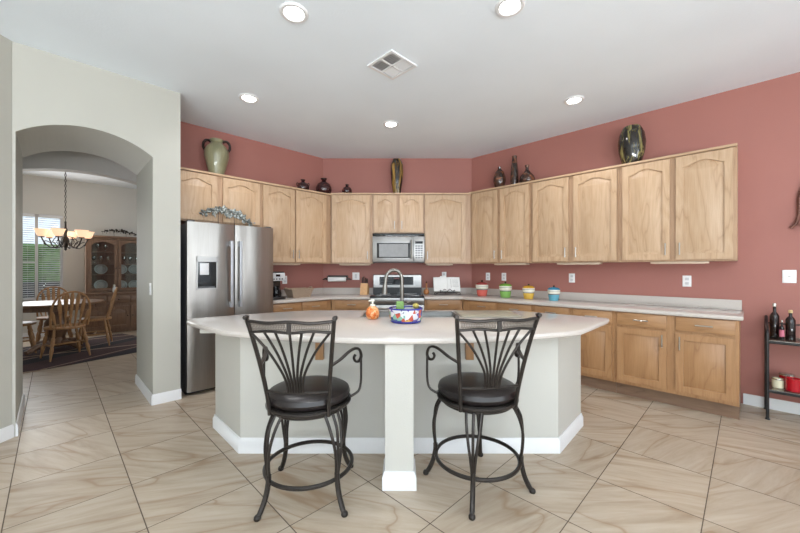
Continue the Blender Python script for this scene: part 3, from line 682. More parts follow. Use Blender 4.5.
MB().box(0.0852, 0.0998, SY0 + 0.003, SY1 - 0.003, CT - 0.06, CT - 0.003).build('divider', M['sinksteel'], sk)
MB().box(SX0 + 0.0, SX1, SY1 - 0.0025, SY1 + 0.0, CT - 0.03, CT + 0.0015).box(SX0 - 0.012, SX1 + 0.012, SY0 - 0.012, SY0 + 0.0025, CT + 0.0003, CT + 0.003).box(SX0 - 0.012, SX1 + 0.012, SY1 - 0.0025, SY1 + 0.012, CT + 0.0003, CT + 0.003).box(SX0 - 0.012, SX0 + 0.0025, SY0, SY1, CT + 0.0003, CT + 0.003).box(SX1 - 0.0025, SX1 + 0.012, SY0, SY1, CT + 0.0003, CT + 0.003).build('rim', M['sinksteel'], sk)
fa = thing('kitchen_faucet', 'brushed nickel gooseneck faucet behind the island sink', 'faucet', (0.018, 3.262, CT))
MB().lathe([(0.032, 0.0005), (0.032, 0.012), (0.022, 0.02), (0.018, 0.05), (0.018, 0.09)], 0, 0, 20).build('base', M['chrome'], fa)
arc = [(0, 0, 0.08), (0, 0, 0.30)] + [(-0.075 + 0.075 * math.cos(a), -0.02 + 0.02 * math.cos(a), 0.30 + 0.085 * math.sin(a)) for a in [math.pi * i / 14 for i in range(1, 14)]] + [(-0.152, -0.042, 0.29), (-0.156, -0.044, 0.25)]
MB().tube(arc, 0.0162, 14).build('spout', M['chrome'], fa)
MB().tube([(-0.1555, -0.044, 0.255), (-0.158, -0.0445, 0.22), (-0.161, -0.045, 0.165)], [0.0195, 0.023, 0.025], 14).build('spray_head', M['chrome'], fa)
MB().tube([(0.018, 0, 0.055), (0.05, 0, 0.075), (0.09, 0, 0.10)], [0.008, 0.007, 0.006], 10).build('lever', M['chrome'], fa)
tag(MB().box(0.508, 1.0, 2.83, 3.22, CT + 0.0005, CT + 0.012, 0.004).build('cutting_board', M['board']), 'flat beige cutting board on the island right of the sink', 'cutting board')
# painted planter holding sponges
po = thing('painted_bowl', 'bright patchwork painted pottery bowl with cobalt rims on the island', 'bowl', (0.043, 2.60, CT))
MB().lathe([(0.114, 0.0145), (0.121, 0.03), (0.124, 0.06), (0.1255, 0.100)], seg=36, cap=False).lathe([(0.118, 0.100), (0.110, 0.02), (0.0005, 0.018)], seg=36, cap=False).build('bowl_wall', M['pottery'], po)
MB().lathe([(0.0005, 0.0005), (0.108, 0.0005), (0.1155, 0.008), (0.1152, 0.017)], seg=36, cap=False).build('foot_band', M['cobalt'], po)
MB().lathe([(0.1258, 0.099), (0.128, 0.104), (0.126, 0.109), (0.118, 0.109), (0.115, 0.102)], seg=36, cap=False).build('rim', M['cobalt'], po)
m = MB().box(-0.030, 0.030, -0.012, 0.012, -0.075, 0.053, 0.011, 3); sp_ = m.build('scrub_sponge', M['sponge'], None, (0.000, 2.615, CT + 0.1005)); tag(sp_, 'green scrub sponge standing in the patchwork pottery bowl', 'sponge')
MB().lathe([(0.0005, -0.066), (0.014, -0.064), (0.016, -0.02), (0.012, 0.02), (0.0005, 0.021)], -0.01, 0, 10).lathe([(0.0005, 0)], 0, 0, 3, False) if False else None
m = MB().ball((0.070, 2.605, CT + 0.0195 + 0.04), 0.042, 18, (1, 0.9, 0.95)); tag(m.build('dish_scrubber', M['scrub']), 'pale blue dish scrubber ball in the patchwork pottery bowl', 'scrubber')
db = thing('dish_brush', 'small dish brush with yellow-green bristles in the patchwork bowl', 'brush', (0.112, 2.65, CT + 0.022))
MB().tube([(0, 0, 0.0), (0.006, 0.003, 0.07)], 0.006, 8).build('handle', M['blockwood'], db); MB().ball((0.008, 0.004, 0.093), 0.024, 12, (1, 1, 0.9)).build('bristles', M['yellowbits'], db)
so = thing('soap_dispenser', 'round orange mosaic soap dispenser with white pump by the sink', 'soap dispenser', (-0.218, 2.755, CT))
MB().lathe([(0.0005, 0.0005), (0.036, 0.0005), (0.050, 0.018), (0.055, 0.045), (0.048, 0.075), (0.030, 0.095), (0.020, 0.102)], seg=28, cap=False).build('bottle', M['mosaic'], so)
MB().lathe([(0.022, 0.1022), (0.022, 0.116), (0.008, 0.118), (0.008, 0.14), (0.0005, 0.141)], seg=16, cap=False).build('pump_collar', M['ivory'], so)
MB().tube([(0.012, 0, 0.146), (-0.01, -0.006, 0.148), (-0.03, -0.012, 0.142)], [0.009, 0.007, 0.005], 8).build('pump_spout', M['ivory'], so)

# ------------------------------------------------------------------ bar stools
def circ(r, z, n=48): return [(r * math.cos(2 * math.pi * i / n), r * math.sin(2 * math.pi * i / n), z) for i in range(n)]
def stool(label, x, y, rot_seat, rot_leg):
    t_ = thing('bar_stool', label, 'bar stool', (x, y, 0), 0, 'wrought iron bar stools at the island')
    B = lambda m, n, mat, r=rot_seat, par=t_: m.build(n, mat, par, (0, 0, 0), r)
    B(MB().lathe([(0.0005, 0.548), (0.20, 0.548), (0.226, 0.556), (0.236, 0.578), (0.228, 0.600), (0.205, 0.612), (0.15, 0.620), (0.07, 0.624), (0.0005, 0.625)], seg=48, cap=False), 'seat_cushion', M['leather'])
    B(MB().tube(circ(0.232, 0.533), 0.011, 8, True).lathe([(0.0005, 0.536), (0.225, 0.536), (0.225, 0.546), (0.0005, 0.546)], seg=40, cap=False), 'seat_ring', M['iron'])
    B(MB().tube(circ(0.205, 0.508), 0.010, 8, True).lathe([(0.0005, 0.515), (0.10, 0.515), (0.10, 0.5345), (0.0005, 0.5345)], seg=24, cap=False), 'swivel_ring', M['iron'], rot_leg)
    by = lambda z: -0.178 - 0.16 * max(0, (z - 0.53)) - 0.18 * max(0, (z - 0.53)) ** 2 
    bx = lambda z: 0.160 + 0.062 * ((z - 0.53) / 0.52) ** 1.3 if z > 0.53 else 0.160
    zt = 1.045
    for s in (-1, 1):
        p = [(s * bx(z), by(z), z) for z in [0.515 + (zt - 0.515) * i / 10 for i in range(11)]]
        po_ = B(MB().tube(p, 0.0112, 8), 'back_post', M['iron'])
        xx, yy = s * bx(zt), by(zt)
        MB().lathe([(0.0005, -0.016), (0.010, -0.016), (0.013, -0.008), (0.013, 0.008), (0.010, 0.016), (0.0005, 0.016)], xx + s * 0.004, yy, 14, False, 1, 1, 'y', zt + 0.010).build('finial', M['iron'], po_)
    def rail(z, wave):
        return [(bx(z) * tt, by(z) + 0.012 * (1 - tt * tt) * 0 - 0.028 * (1 - tt * tt), z + wave * (math.cos(2 * math.pi * tt) * 0.5 - 0.5 * 0) ) for tt in [-1 + 2 * i / 28 for i in range(29)]]
    m = MB().tube(rail(1.034, 0.007), 0.0085, 8).tube(rail(0.984, -0.007), 0.0075, 8)
    rc_ = rail(1.01, 0)[14]; m.box(-0.011, 0.011, rc_[1] - 0.006, rc_[1] + 0.006, 0.975, 1.04)
    B(m, 'crest_rail', M['iron'])
    for s in (-1, 1):
        m = MB(); ru, rl = rail(1.030, 0.007), rail(0.988, -0.007)
        N = 22; a0, a1 = (1, 13) if s < 0 else (15, 27)
        def at(r, q): q = min(max(q, 0), 27.999); i = int(q); return Vector(r[i]).lerp(Vector(r[i + 1]), q - i)
        for k in range(N):
            q0 = a0 + (a1 - a0) * k / N; q1 = a0 + (a1 - a0) * (k + 1) / N
            A, Bq, C_, D = at(ru, q0), at(ru, q1), at(rl, q0), at(rl, q1)
            m.tube([A, D], 0.0020, 4); m.tube([C_, Bq], 0.0020, 4); m.tube([A.lerp(C_, .5), Bq.lerp(D, .5)], 0.0020, 4)
        m.tube([at(ru, a0 + (a1 - a0) * k / 10) for k in range(11)], 0.003, 5); m.tube([at(rl, a0 + (a1 - a0) * k / 10) for k in range(11)], 0.003, 5)
        B(m, 'woven_panel', M['mesh'])
    zl = 0.652
    B(MB().tube([(bx(zl) * tt, by(zl) - 0.028 * (1 - tt * tt), zl) for tt in [-1 + i / 8 for i in range(17)]], 0.0075, 8), 'back_stretcher', M['iron'])
    rl = rail(0.984, -0.007)
    for k in range(7):
        f = (k - 3) / 3.0; tt = f * 0.93; i = int((tt + 1) / 2 * 28); top = rl[i]; xb = f * 0.042
        pth = [(xb, by(zl) - 0.028, zl), (xb, by(0.70) - 0.030, 0.70), (xb + (top[0] - xb) * 0.12, by(0.77) - 0.032, 0.77), (xb + (top[0] - xb) * 0.50, by(0.88) - 0.030 + (top[1] - by(0.984) + 0.028) * 0.4, 0.88), top]
        B(MB().tube(smooth(pth, 5), 0.0068, 7), 'spindle', M['iron'])
    for s in (-1, 1):
        p = [(s * bx(0.80), by(0.80), 0.797), (s * 0.214, -0.13, 0.806), (s * 0.242, -0.04, 0.826), (s * 0.268, 0.010, 0.833), (s * 0.288, 0.040, 0.818), (s * 0.296, 0.052, 0.780), (s * 0.286, 0.044, 0.752), (s * 0.268, 0.024, 0.754), (s * 0.260, 0.014, 0.778), (s * 0.268, 0.020, 0.795)]
        q = [(s * 0.295, 0.051, 0.785), (s * 0.296, 0.052, 0.72), (s * 0.295, 0.052, 0.63), (s * 0.284, 0.048, 0.578), (s * 0.256, 0.040, 0.554), (s * 0.228, 0.036, 0.540)]
        B(MB().tube(smooth(p, 5), 0.009, 8, False, (1.25, 0.85)).tube(smooth(q, 5), 0.0075, 8), 'armrest', M['iron'])
    for k in range(4):
        az = math.pi / 4 + k * math.pi / 2; ca, sa = math.cos(az), math.sin(az); m = MB()
        def P(r, z, tq): return (r * ca - tq * sa, r * sa + tq * ca, z)
        for sp in (-1, 0, 1):
            p = [P(0.205 + (0.012 if sp == 0 else 0), 0.508, sp * 0.042), P(0.240 + (0.012 if sp == 0 else 0), 0.44, sp * 0.036), P(0.262, 0.35, sp * 0.024), P(0.262, 0.27, sp * 0.013), P(0.254, 0.20, sp * 0.007)]
            m.tube(smooth(p, 5), 0.0082, 7)
        p = [P(0.254, 0.205, 0), P(0.256, 0.16, 0), P(0.272, 0.09, 0), P(0.300, 0.03, 0), P(0.316, 0.012, 0)]
        m.tube(smooth(p, 5), [0.0145] * 16 + [0.0135] * 5, 8)
        lg = B(m, 'leg', M['iron'], rot_leg)
        MB().lathe([(0.0005, 0.0005), (0.016, 0.0005), (0.019, 0.008), (0.017, 0.018), (0.009, 0.026), (0.0005, 0.027)], *P(0.316, 0, 0)[:2], 14, False).build('foot_cap', M['iron'], lg)
    B(MB().tube(circ(0.246, 0.165), 0.0115, 8, True), 'foot_ring', M['iron'], rot_leg)
stool('black iron bar stool with fan back left of the white island post', -0.53, 2.032, R(-3), R(4))
stool('black iron bar stool with fan back right of the white island post', 0.466, 2.105, R(8), R(28))

# ------------------------------------------------------------------ vases on top of the cabinets
ZT = 2.4255
def vase(name, label, mat, prof, loc, group='pottery on top of the cabinets', cat='vase', sx=1, sy=1, rz=0):
    t_ = thing(name, label, cat, loc, rz, group)
    MB().lathe(prof, seg=32, cap=False, sx=sx, sy=sy).build('vase_body', mat, t_); return t_
def prof(h, pts): return [(0.0005, 0.0005)] + [(r, max(0.0005, q * h)) for r, q in pts]
u_ = vase('urn', 'large olive green two-handled urn on the cabinet above the refrigerator', M['olive'],
     prof(0.465, [(0.070, 0), (0.078, 0.06), (0.110, 0.32), (0.138, 0.56), (0.138, 0.68), (0.110, 0.81), (0.072, 0.89), (0.062, 0.93), (0.074, 0.975), (0.078, 1.0), (0.060, 1.0), (0.050, 0.93), (0.05, 0.85), (0.0005, 0.8)]), Lpos(1.42, 4.60, 2.4105), cat='urn', rz=R(20))
for s in (-1, 1):
    MB().tube(smooth([(s * 0.066, 0, 0.440), (s * 0.105, 0, 0.455), (s * 0.140, 0, 0.425), (s * 0.146, 0, 0.37), (s * 0.128, 0, 0.335)], 5), 0.015, 8).build('handle', M['brownhandle'], u_)
def jug(label, loc, h, r, ears=True):
    t_ = thing('squat_jar', label, 'jar', loc, R(15), 'dark burgundy jars on the left cabinets')
    MB().lathe(prof(h, [(r * 0.5, 0), (r * 0.75, 0.06), (r, 0.32), (r, 0.48), (r * 0.8, 0.68), (r * 0.36, 0.80), (r * 0.26, 0.87), (r * 0.40, 0.97), (r * 0.42, 1.0), (r * 0.3, 1.0), (r * 0.2, 0.87), (0.0005, 0.8)]), seg=28, cap=False).build('jar_body', M['burg'], t_)
    for s in ((-1, 1) if ears else ()): MB().tube(smooth([(s * r * 0.72, 0, h * 0.70), (s * r * 0.98, 0, h * 0.74), (s * r * 1.02, 0, h * 0.60), (s * r * 0.95, 0, h * 0.52)], 4), 0.006, 6).build('handle', M['burg'], t_)
jug('small burgundy eared jar on the left cabinet, before the corner', Lpos(2.59, 4.60, 2.4105), 0.19, 0.085)
jug('large round burgundy jar in the left cabinet corner', Lpos(2.95, 4.61, 2.4105), 0.275, 0.120, False)
jug('smallest burgundy jar standing alone left of the gold streaked vase', (-0.815, 5.345, ZT), 0.165, 0.076, False)
vase('tall_vase', 'tall black and gold streaked vase on the cabinet above the microwave', M['goldblack'],
     prof(0.56, [(0.052, 0), (0.058, 0.05), (0.085, 0.35), (0.099, 0.65), (0.094, 0.84), (0.066, 0.97), (0.058, 1.0), (0.045, 1.0), (0.05, 0.9), (0.0005, 0.85)]), (-0.048, 5.35, ZT), sy=0.8)
vase('egg_vase', 'egg-shaped black and copper vase, first of the trio on right cabinets', M['copper'],
     prof(0.325, [(0.048, 0), (0.06, 0.04), (0.088, 0.38), (0.086, 0.52), (0.062, 0.76), (0.026, 0.89), (0.018, 0.93), (0.024, 1.0), (0.014, 1.0), (0.01, 0.9), (0.0005, 0.88)]), RP(4.565, 2.53, 2.4405))
vase('bottle_vase', 'slender tall copper bottle vase in the middle of the trio', M['copper'],
     prof(0.43, [(0.042, 0), (0.050, 0.04), (0.056, 0.25), (0.050, 0.55), (0.034, 0.86), (0.030, 0.93), (0.036, 1.0), (0.026, 1.0), (0.02, 0.92), (0.0005, 0.9)]), RP(4.565, 2.30, 2.4405))
vase('teardrop_vase', 'squat teardrop copper vase with narrow neck, last of the trio', M['copper'],
     prof(0.262, [(0.070, 0), (0.092, 0.06), (0.106, 0.22), (0.092, 0.42), (0.045, 0.64), (0.022, 0.76), (0.020, 0.88), (0.030, 0.96), (0.030, 1.0), (0.018, 1.0), (0.012, 0.86), (0.0005, 0.8)]), RP(4.562, 2.115, 2.4405))
vase('barrel_vase', 'big black barrel vase with olive drips on the right cabinets', M['drip'],
     prof(0.430, [(0.082, 0), (0.090, 0.04), (0.124, 0.35), (0.134, 0.58), (0.122, 0.80), (0.092, 0.96), (0.080, 1.0), (0.068, 1.0), (0.075, 0.92), (0.0005, 0.88)]), RP(4.545, 0.905, 2.4405))
# metal leaf sprays
def spray(label, loc, rz, ln, hh, n, foot):
    t_ = thing('metal_leaf_spray', label, 'wall ornament', loc, rz); rnd = random.Random(ln * 100)
    arcp = lambda q: Vector(((q - 0.5) * ln, 0, hh * (0.52 + 0.40 * math.sin(math.pi * (0.08 + 0.9 * q)) - 0.22 * q)))
    m = MB().tube([arcp(i / 20) for i in range(21)], 0.004, 6)
    for q in (0.3, 0.62):
        b = arcp(q); m.tube([b, Vector((b.x, 0, b.z * 0.5)), Vector((b.x, 0.0, 0.0008))] if foot else [b, b + Vector((0, 0.02, 0)), b + Vector((0, 0.045, 0))], 0.003, 6)
    m.build('stem', M['iron'], t_); m = MB()
    for i in range(n):
        q = (i + 0.5) / n; b = arcp(q); a = rnd.uniform(0, 2 * math.pi); L = rnd.uniform(0.040, 0.068) * (1.15 - abs(q - 0.5)) * (1 if n > 50 else 0.8); wd = L * 0.36
        d = Vector((math.cos(a), -0.35, math.sin(a))).normalized(); s = d.cross(Vector((0.2, 1, 0.3))).normalized(); up = d.cross(s)
        c = b + d * 0.004 + Vector((rnd.uniform(-.012, .012), 0, rnd.uniform(-.03, .012) if n > 50 else 0))
        prf = [(0, 0.15), (0.3, 1), (0.65, 0.8), (1, 0.05)]; vs = []
        for q2, w2 in prf: vs += [c + d * L * q2 - s * wd * w2, c + d * L * q2 + up * 0.006, c + d * L * q2 + s * wd * w2, c + d * L * q2 - up * 0.001]
        fs = []
        for j in range(3): fs += [(j * 4 + k, j * 4 + (k + 1) % 4, j * 4 + 4 + (k + 1) % 4, j * 4 + 4 + k) for k in range(4)]
        m.add(vs, fs + [(0, 1, 2, 3), (12, 13, 14, 15)])
        if i % 4 == 0: m.tube([b, b + Vector((0, 0, -0.035)), b + Vector((0.006, 0, -0.055))], 0.0022, 5)
        if i % 3 == 0: m.ball(tuple(b + Vector((rnd.uniform(-.02, .02), -0.012, rnd.uniform(-.02, .02)))), 0.010, 8)
    m.build('leaves', M['leafmetal'] if n > 50 else M['iron'], t_)
spray('antique metal leaf spray standing on top of the refrigerator', Lpos(1.465, 4.33, 1.766), LR, 0.56, 0.26, 92, True)

# ------------------------------------------------------------------ things on the worktops
def canister(label, u, v, c, lid, k):
    t_ = thing('canister', label, 'canister', RP(u, v, CT), RR, 'striped canisters on the right worktop'); t_.scale = (k, k, k)
    MB().lathe([(0.0005, 0.0006), (0.062, 0.0006), (0.070, 0.01), (0.079, 0.06), (0.082, 0.095)], seg=30, cap=False).build('lower_band', M[c], t_)
    MB().lathe([(0.0825, 0.0952), (0.0825, 0.106)], seg=30, cap=False).lathe([(0.092, 0.1495), (0.093, 0.156)], seg=30, cap=False).build('stripe', M['bandgrey'], t_)
    MB().lathe([(0.082, 0.1062), (0.091, 0.120), (0.094, 0.14), (0.093, 0.1494)], seg=30, cap=False).lathe([(0.093, 0.1561), (0.094, 0.164), (0.090, 0.172)], seg=30, cap=False).build('upper_band', M['ivory'], t_)
    ld = MB().lathe([(0.092, 0.1722), (0.086, 0.190), (0.06, 0.205), (0.02, 0.212), (0.0005, 0.213)], seg=30, cap=False).build('lid', M[lid], t_)
    MB().lathe([(0.010, 0.2125), (0.012, 0.222), (0.017, 0.230), (0.012, 0.238), (0.0005, 0.239)], seg=14, cap=False).build('knob', M['brownhandle'], ld)
canister('coral red striped canister nearest the back corner of the right worktop', 4.42, 2.730, 'coral', 'coraldark', 0.96)
canister('lime green striped canister between the red and yellow ones', 4.42, 2.360, 'lime', 'limedark', 0.92)
canister('yellow striped canister between the green and blue ones', 4.42, 2.030, 'sun', 'sundark', 0.83)
canister('aqua blue striped canister, last of the row toward the open end', 4.42, 1.705, 'aqua', 'aquadark', 0.79)
cb = thing('cookbook_easel', 'wrought iron easel holding the open cookbook beside the range', 'book stand', (0.715, 5.30, CT + 0.004))
m = MB().tube([(-0.19, -0.06, 0.030), (0.19, -0.06, 0.030)], 0.005, 6).tube([(-0.16, 0.06, 0.005), (-0.12, -0.05, 0.03)], 0.004, 6).tube([(0.16, 0.06, 0.005), (0.12, -0.05, 0.03)], 0.004, 6)
for s in (-1, 1):
    m.tube(smooth([(s * 0.19, -0.06, 0.03), (s * 0.195, -0.065, 0.005), (s * 0.165, -0.07, 0.005)], 4), 0.0045, 6)
    m.tube(smooth([(0, -0.062, 0.05), (s * 0.04, -0.062, 0.085), (s * 0.075, -0.062, 0.055), (s * 0.11, -0.062, 0.07), (s * 0.10, -0.062, 0.05)], 5), 0.004, 6)
    m.tube([(s * 0.10, -0.058, 0.03), (s * 0.10, 0.055, 0.19)], 0.004, 6)
m.tube([(-0.10, 0.055, 0.19), (0.10, 0.055, 0.19)], 0.004, 6).tube([(0, 0.055, 0.19), (0, 0.12, 0.004)], 0.004, 6)
m.build('frame', M['iron'], cb)
bk = thing('open_cookbook', 'open white cookbook propped on the iron easel beside the range', 'book', (0.715, 5.30, CT)); bk.rotation_euler = (R(-28), 0, 0)
bk.location = (0.715, 5.255, CT + 0.052)
def page(x0, x1, th, curve):
    n = 8; top = []; 
    for i in range(n + 1):
        q = i / n; top.append((x0 + (x1 - x0) * q, -th - curve * math.sin(math.pi * (q ** 0.7))))
    return MB().prism(top + [(x1, 0), (x0, 0)], 0.0, 0.235)
MB().box(-0.205, 0.205, 0.0005, 0.006, -0.003, 0.24).build('cover', M['greyline'], bk)
page(-0.002, -0.20, 0.010, 0.008).build('page_block', M['paper'], bk); page(0.002, 0.20, 0.010, 0.008).build('page_block', M['paper'], bk)
MB().prism([(-0.10, -0.022), (-0.012, -0.030), (0.0, -0.022), (0.0, -0.020), (-0.012, -0.027), (-0.10, -0.020)], 0.0, 0.25).build('turned_page', M['paper'], bk)
m = MB()
for k in range(7): m.box(0.06, 0.065, -0.0201, -0.0196, 0.05, 0.2) if k == 0 else m.box(0.085, 0.175, -0.0185, -0.0180, 0.05 + k * 0.022, 0.054 + k * 0.022)
m.build('print_lines', M['greyline'], bk)
go = thing('gourd_bottle', 'small brown wooden gourd-shaped bottle right of the range', 'bottle', (0.408, 5.36, CT))
MB().lathe([(0.0005, 0.0006), (0.026, 0.0006), (0.042, 0.02), (0.045, 0.045), (0.032, 0.075), (0.013, 0.095), (0.010, 0.16), (0.013, 0.175)], seg=22, cap=False).build('bottle_body', M['gourd'], go)
MB().lathe([(0.009, 0.1752), (0.011, 0.185), (0.008, 0.20), (0.0005, 0.202)], seg=12, cap=False).build('stopper', M['brownhandle'], go)
kb = thing('knife_block', 'light wooden knife block with black-handled knives left of the range', 'knife block', (-0.545, 5.33, CT), R(-8))
MB().prism([(-0.065, 0.0006), (0.06, 0.0006), (0.085, 0.13), (-0.02, 0.175), ], -0.055, 0.055, 'x').build('block', M['blockwood'], kb)
for i, (x, q, l_) in enumerate(((-0.036, 0.25, 0.10), (-0.012, 0.3, 0.115), (0.014, 0.35, 0.10), (0.038, 0.3, 0.085), (-0.02, 0.7, 0.09), (0.024, 0.72, 0.08))):
    y0 = -0.02 + 0.105 * q; z0 = 0.175 - 0.045 * q
    MB().tube([(x, y0, z0 + 0.0005), (x, y0 + 0.005, z0 + l_ * 0.5), (x, y0 - 0.004, z0 + l_)], [0.007, 0.009, 0.008], 8).build('knife', M['black'], kb)
pt = thing('paper_towel_holder', 'black scrolled paper towel holder on the wall near the left corner', 'paper towel holder', (-0.985, WB, 1.132))
m = MB().box(-0.16, 0.16, -0.012, -0.001, 0.035, 0.06, 0.003)
for s in (-1, 1): m.tube(smooth([(s * 0.155, -0.006, 0.048), (s * 0.158, -0.05, 0.035), (s * 0.158, -0.075, 0.0), (s * 0.15, -0.075, 0.0)], 4), 0.006, 8); m.tube(smooth([(s * 0.155, -0.075, 0.0), (s * 0.185, -0.075, 0.008), (s * 0.215, -0.075, -0.004), (s * 0.228, -0.075, 0.0)], 4), [0.014] * 4 + [0.010] * 4 + [0.006] * 5, 8)
m.tube([(-0.158, -0.075, 0), (0.158, -0.075, 0)], 0.006, 8).box(-0.165, 0.165, -0.012, -0.001, 0.028, 0.036); m.build('bracket', M['iron'], pt)
tr_ = thing('paper_towel_roll', 'white paper towel roll on the black wall holder', 'paper towel', (-0.985, WB - 0.075, 1.132))
MB().lathe([(0.010, -0.138), (0.035, -0.138), (0.035, 0.138), (0.010, 0.138), (0.010, -0.138)], seg=26, cap=False, axis='x').build('paper', M['paper'], tr_)
bsk = thing('wicker_basket', 'tan rectangular wicker basket on the left worktop', 'basket', Lpos(2.425, 4.42, CT), LR)
def taper(x, y, z0, z1, gx, gy, wall):
    m = MB(); o0 = [(-x, -y, z0), (x, -y, z0), (x, y, z0), (-x, y, z0)]; o1 = [(-x - gx, -y - gy, z1), (x + gx, -y - gy, z1), (x + gx, y + gy, z1), (-x - gx, y + gy, z1)]
    i1 = [(a - math.copysign(wall, a), b - math.copysign(wall, b), c) for a, b, c in o1]; i0 = [(a - math.copysign(wall, a), b - math.copysign(wall, b), c + wall) for a, b, c in o0]
    m.add(o0 + o1 + i1 + i0, [(3, 2, 1, 0)] + [(k * 4 + i, k * 4 + (i + 1) % 4, k * 4 + 4 + (i + 1) % 4, k * 4 + 4 + i) for k in range(3) for i in range(4)] + [(12, 13, 14, 15)]); return m
taper(0.125, 0.085, 0.0006, 0.115, 0.04, 0.03, 0.01).build('basket_body', M['wicker'], bsk)
MB().tube([(-0.165, -0.115, 0.117), (0.165, -0.115, 0.117), (0.165, 0.115, 0.117), (-0.165, 0.115, 0.117)], 0.009, 7, True).build('rim', M['wicker'], bsk)
for s in (-1, 1): MB().tube(smooth([(s * 0.165, -0.04, 0.115), (s * 0.19, -0.03, 0.135), (s * 0.19, 0.03, 0.135), (s * 0.165, 0.04, 0.115)], 4), 0.006, 6).build('handle', M['wicker'], bsk)
cm = thing('coffee_maker', 'silver and black drip coffee maker partly behind the refrigerator', 'coffee maker', Lpos(2.045, 4.38, CT), LR)
MB().box(-0.10, 0.10, -0.13, 0.12, 0.0006, 0.035, 0.008).build('base', M['black'], cm)
MB().box(-0.10, 0.10, 0.02, 0.12, 0.0352, 0.24, 0.006).build('water_tank', M['black'], cm)
hd = MB().box(-0.10, 0.10, -0.12, 0.12, 0.2402, 0.345, 0.012).build('brew_head', M['coffee'], cm)
MB().box(-0.03, 0.03, -0.1225, -0.1198, 0.295, 0.325).build('display', M['blackglass'], hd)
for x in (-0.055, -0.02, 0.02, 0.055): MB().lathe([(0.0005, -0.126), (0.009, -0.126), (0.009, -0.119)], x, 0, 10, False, 1, 1, 'y', 0.265).build('button', M['black'], hd)
MB().box(-0.09, 0.09, -0.11, 0.11, 0.3452, 0.358, 0.005).build('lid', M['black'], hd)
ca = MB().lathe([(0.0005, 0.036), (0.066, 0.036), (0.072, 0.07), (0.066, 0.12), (0.045, 0.155), (0.046, 0.165)], 0.0, -0.052, 24, False).build('carafe', M['blackglass'], cm)
MB().tube(smooth([(0.0, -0.098, 0.150), (0.0, -0.135, 0.145), (0.0, -0.14, 0.10), (0.0, -0.122, 0.07)], 4), 0.008, 8).build('carafe_handle', M['black'], ca)

# ------------------------------------------------------------------ wall plates
def plate(label, loc, rz, kind='outlet', w=0.072, h=0.116):
    t_ = thing('wall_' + ('outlet' if kind == 'outlet' else 'switch' if kind == 'switch' else 'socket'), label, kind if kind != 'jack' else 'wall socket', loc, rz, 'white wall plates')
    MB().box(-w / 2, w / 2, -0.006, -0.0004, -h / 2, h / 2, 0.002).build('plate', M['white'], t_)
    if kind == 'outlet':
        for z in (-0.022, 0.022): MB().box(-0.016, 0.016, -0.0075, -0.0061, z - 0.014, z + 0.014, 0.0006).box(-0.007, -0.004, -0.0081, -0.0076, z - 0.006, z + 0.006).box(0.004, 0.007, -0.0081, -0.0076, z - 0.006, z + 0.006).build('socket', M['coffee'], t_)
    elif kind == 'switch':
        k = max(1, round(w / 0.075))
        for i in range(k): MB().box(-0.017 + (i - (k - 1) / 2) * 0.046, 0.017 + (i - (k - 1) / 2) * 0.046, -0.009, -0.0061, -0.033, 0.033, 0.001).build('rocker', M['coffee'], t_)
    else: MB().lathe([(0.0005, -0.010), (0.006, -0.010), (0.008, -0.0061)], 0, 0, 12, False, 1, 1, 'y').build('jack', M['nickel'], t_)
zO = 1.178
plate('white wall plate above the red canister near the right corner', RP(WR, 2.798, zO), RR)
plate('white wall plate above and left of the green canister lid', RP(WR, 2.532, zO), RR)
plate('white wall plate right of the blue canister under the middle cabinet', RP(WR, 1.585, zO), RR)
plate('white outlet under the end cabinet of the right wall', RP(WR, 0.445, zO - 0.01), RR)
plate('white cable socket plate on the red wall above the black rack', RP(WR, -0.27, 1.228), RR, 'jack', 0.086, 0.118)
plate('white double switch plate left of the knife block', (-0.70, WB, zO), 0, 'switch', 0.112, 0.118)
plate('white outlet half hidden behind the open cookbook', (0.70, WB, zO + 0.01), 0)
plate('white outlet beside the coffee maker on the left wall', Lpos(2.385, WL, 1.135), LR)
plate('white light switch on the side of the arched passage', Lpos(0.672, 4.10, 1.10), R(-45), 'switch')
# metal wall sconce at the right edge
sc = thing('wall_sconce', 'brown wall sconce on the red wall above the rack', 'wall sconce', RP(WR, -0.442, 1.66), RR)
MB().tube(smooth([(-0.165, -0.02, 0.0), (-0.130, -0.02, 0.05), (-0.112, -0.02, 0.15), (-0.100, -0.02, 0.32), (0, -0.02, 0.56)], 6), [0.012] * 12 + [0.016] * 13, 8, False, (1, 1)).build('scroll', M['sconcebrown'], sc)
MB().tube(smooth([(0.165, -0.02, 0.0), (0.130, -0.02, 0.05), (0.112, -0.02, 0.15), (0.100, -0.02, 0.32), (0, -0.02, 0.56)], 6), [0.012] * 12 + [0.016] * 13, 8).build('scroll', M['sconcebrown'], sc)
MB().box(-0.03, 0.03, -0.012, -0.001, 0.1, 0.5).box(-0.11, 0.11, -0.12, -0.012, 0.02, 0.035, 0.003).build('shelf', M['iron'], sc)
MB().lathe([(0.0005, 0.0355), (0.04, 0.0355), (0.04, 0.16), (0.0005, 0.165)], 0, -0.065, 18, False).build('candle', M['candlewhite'], sc)

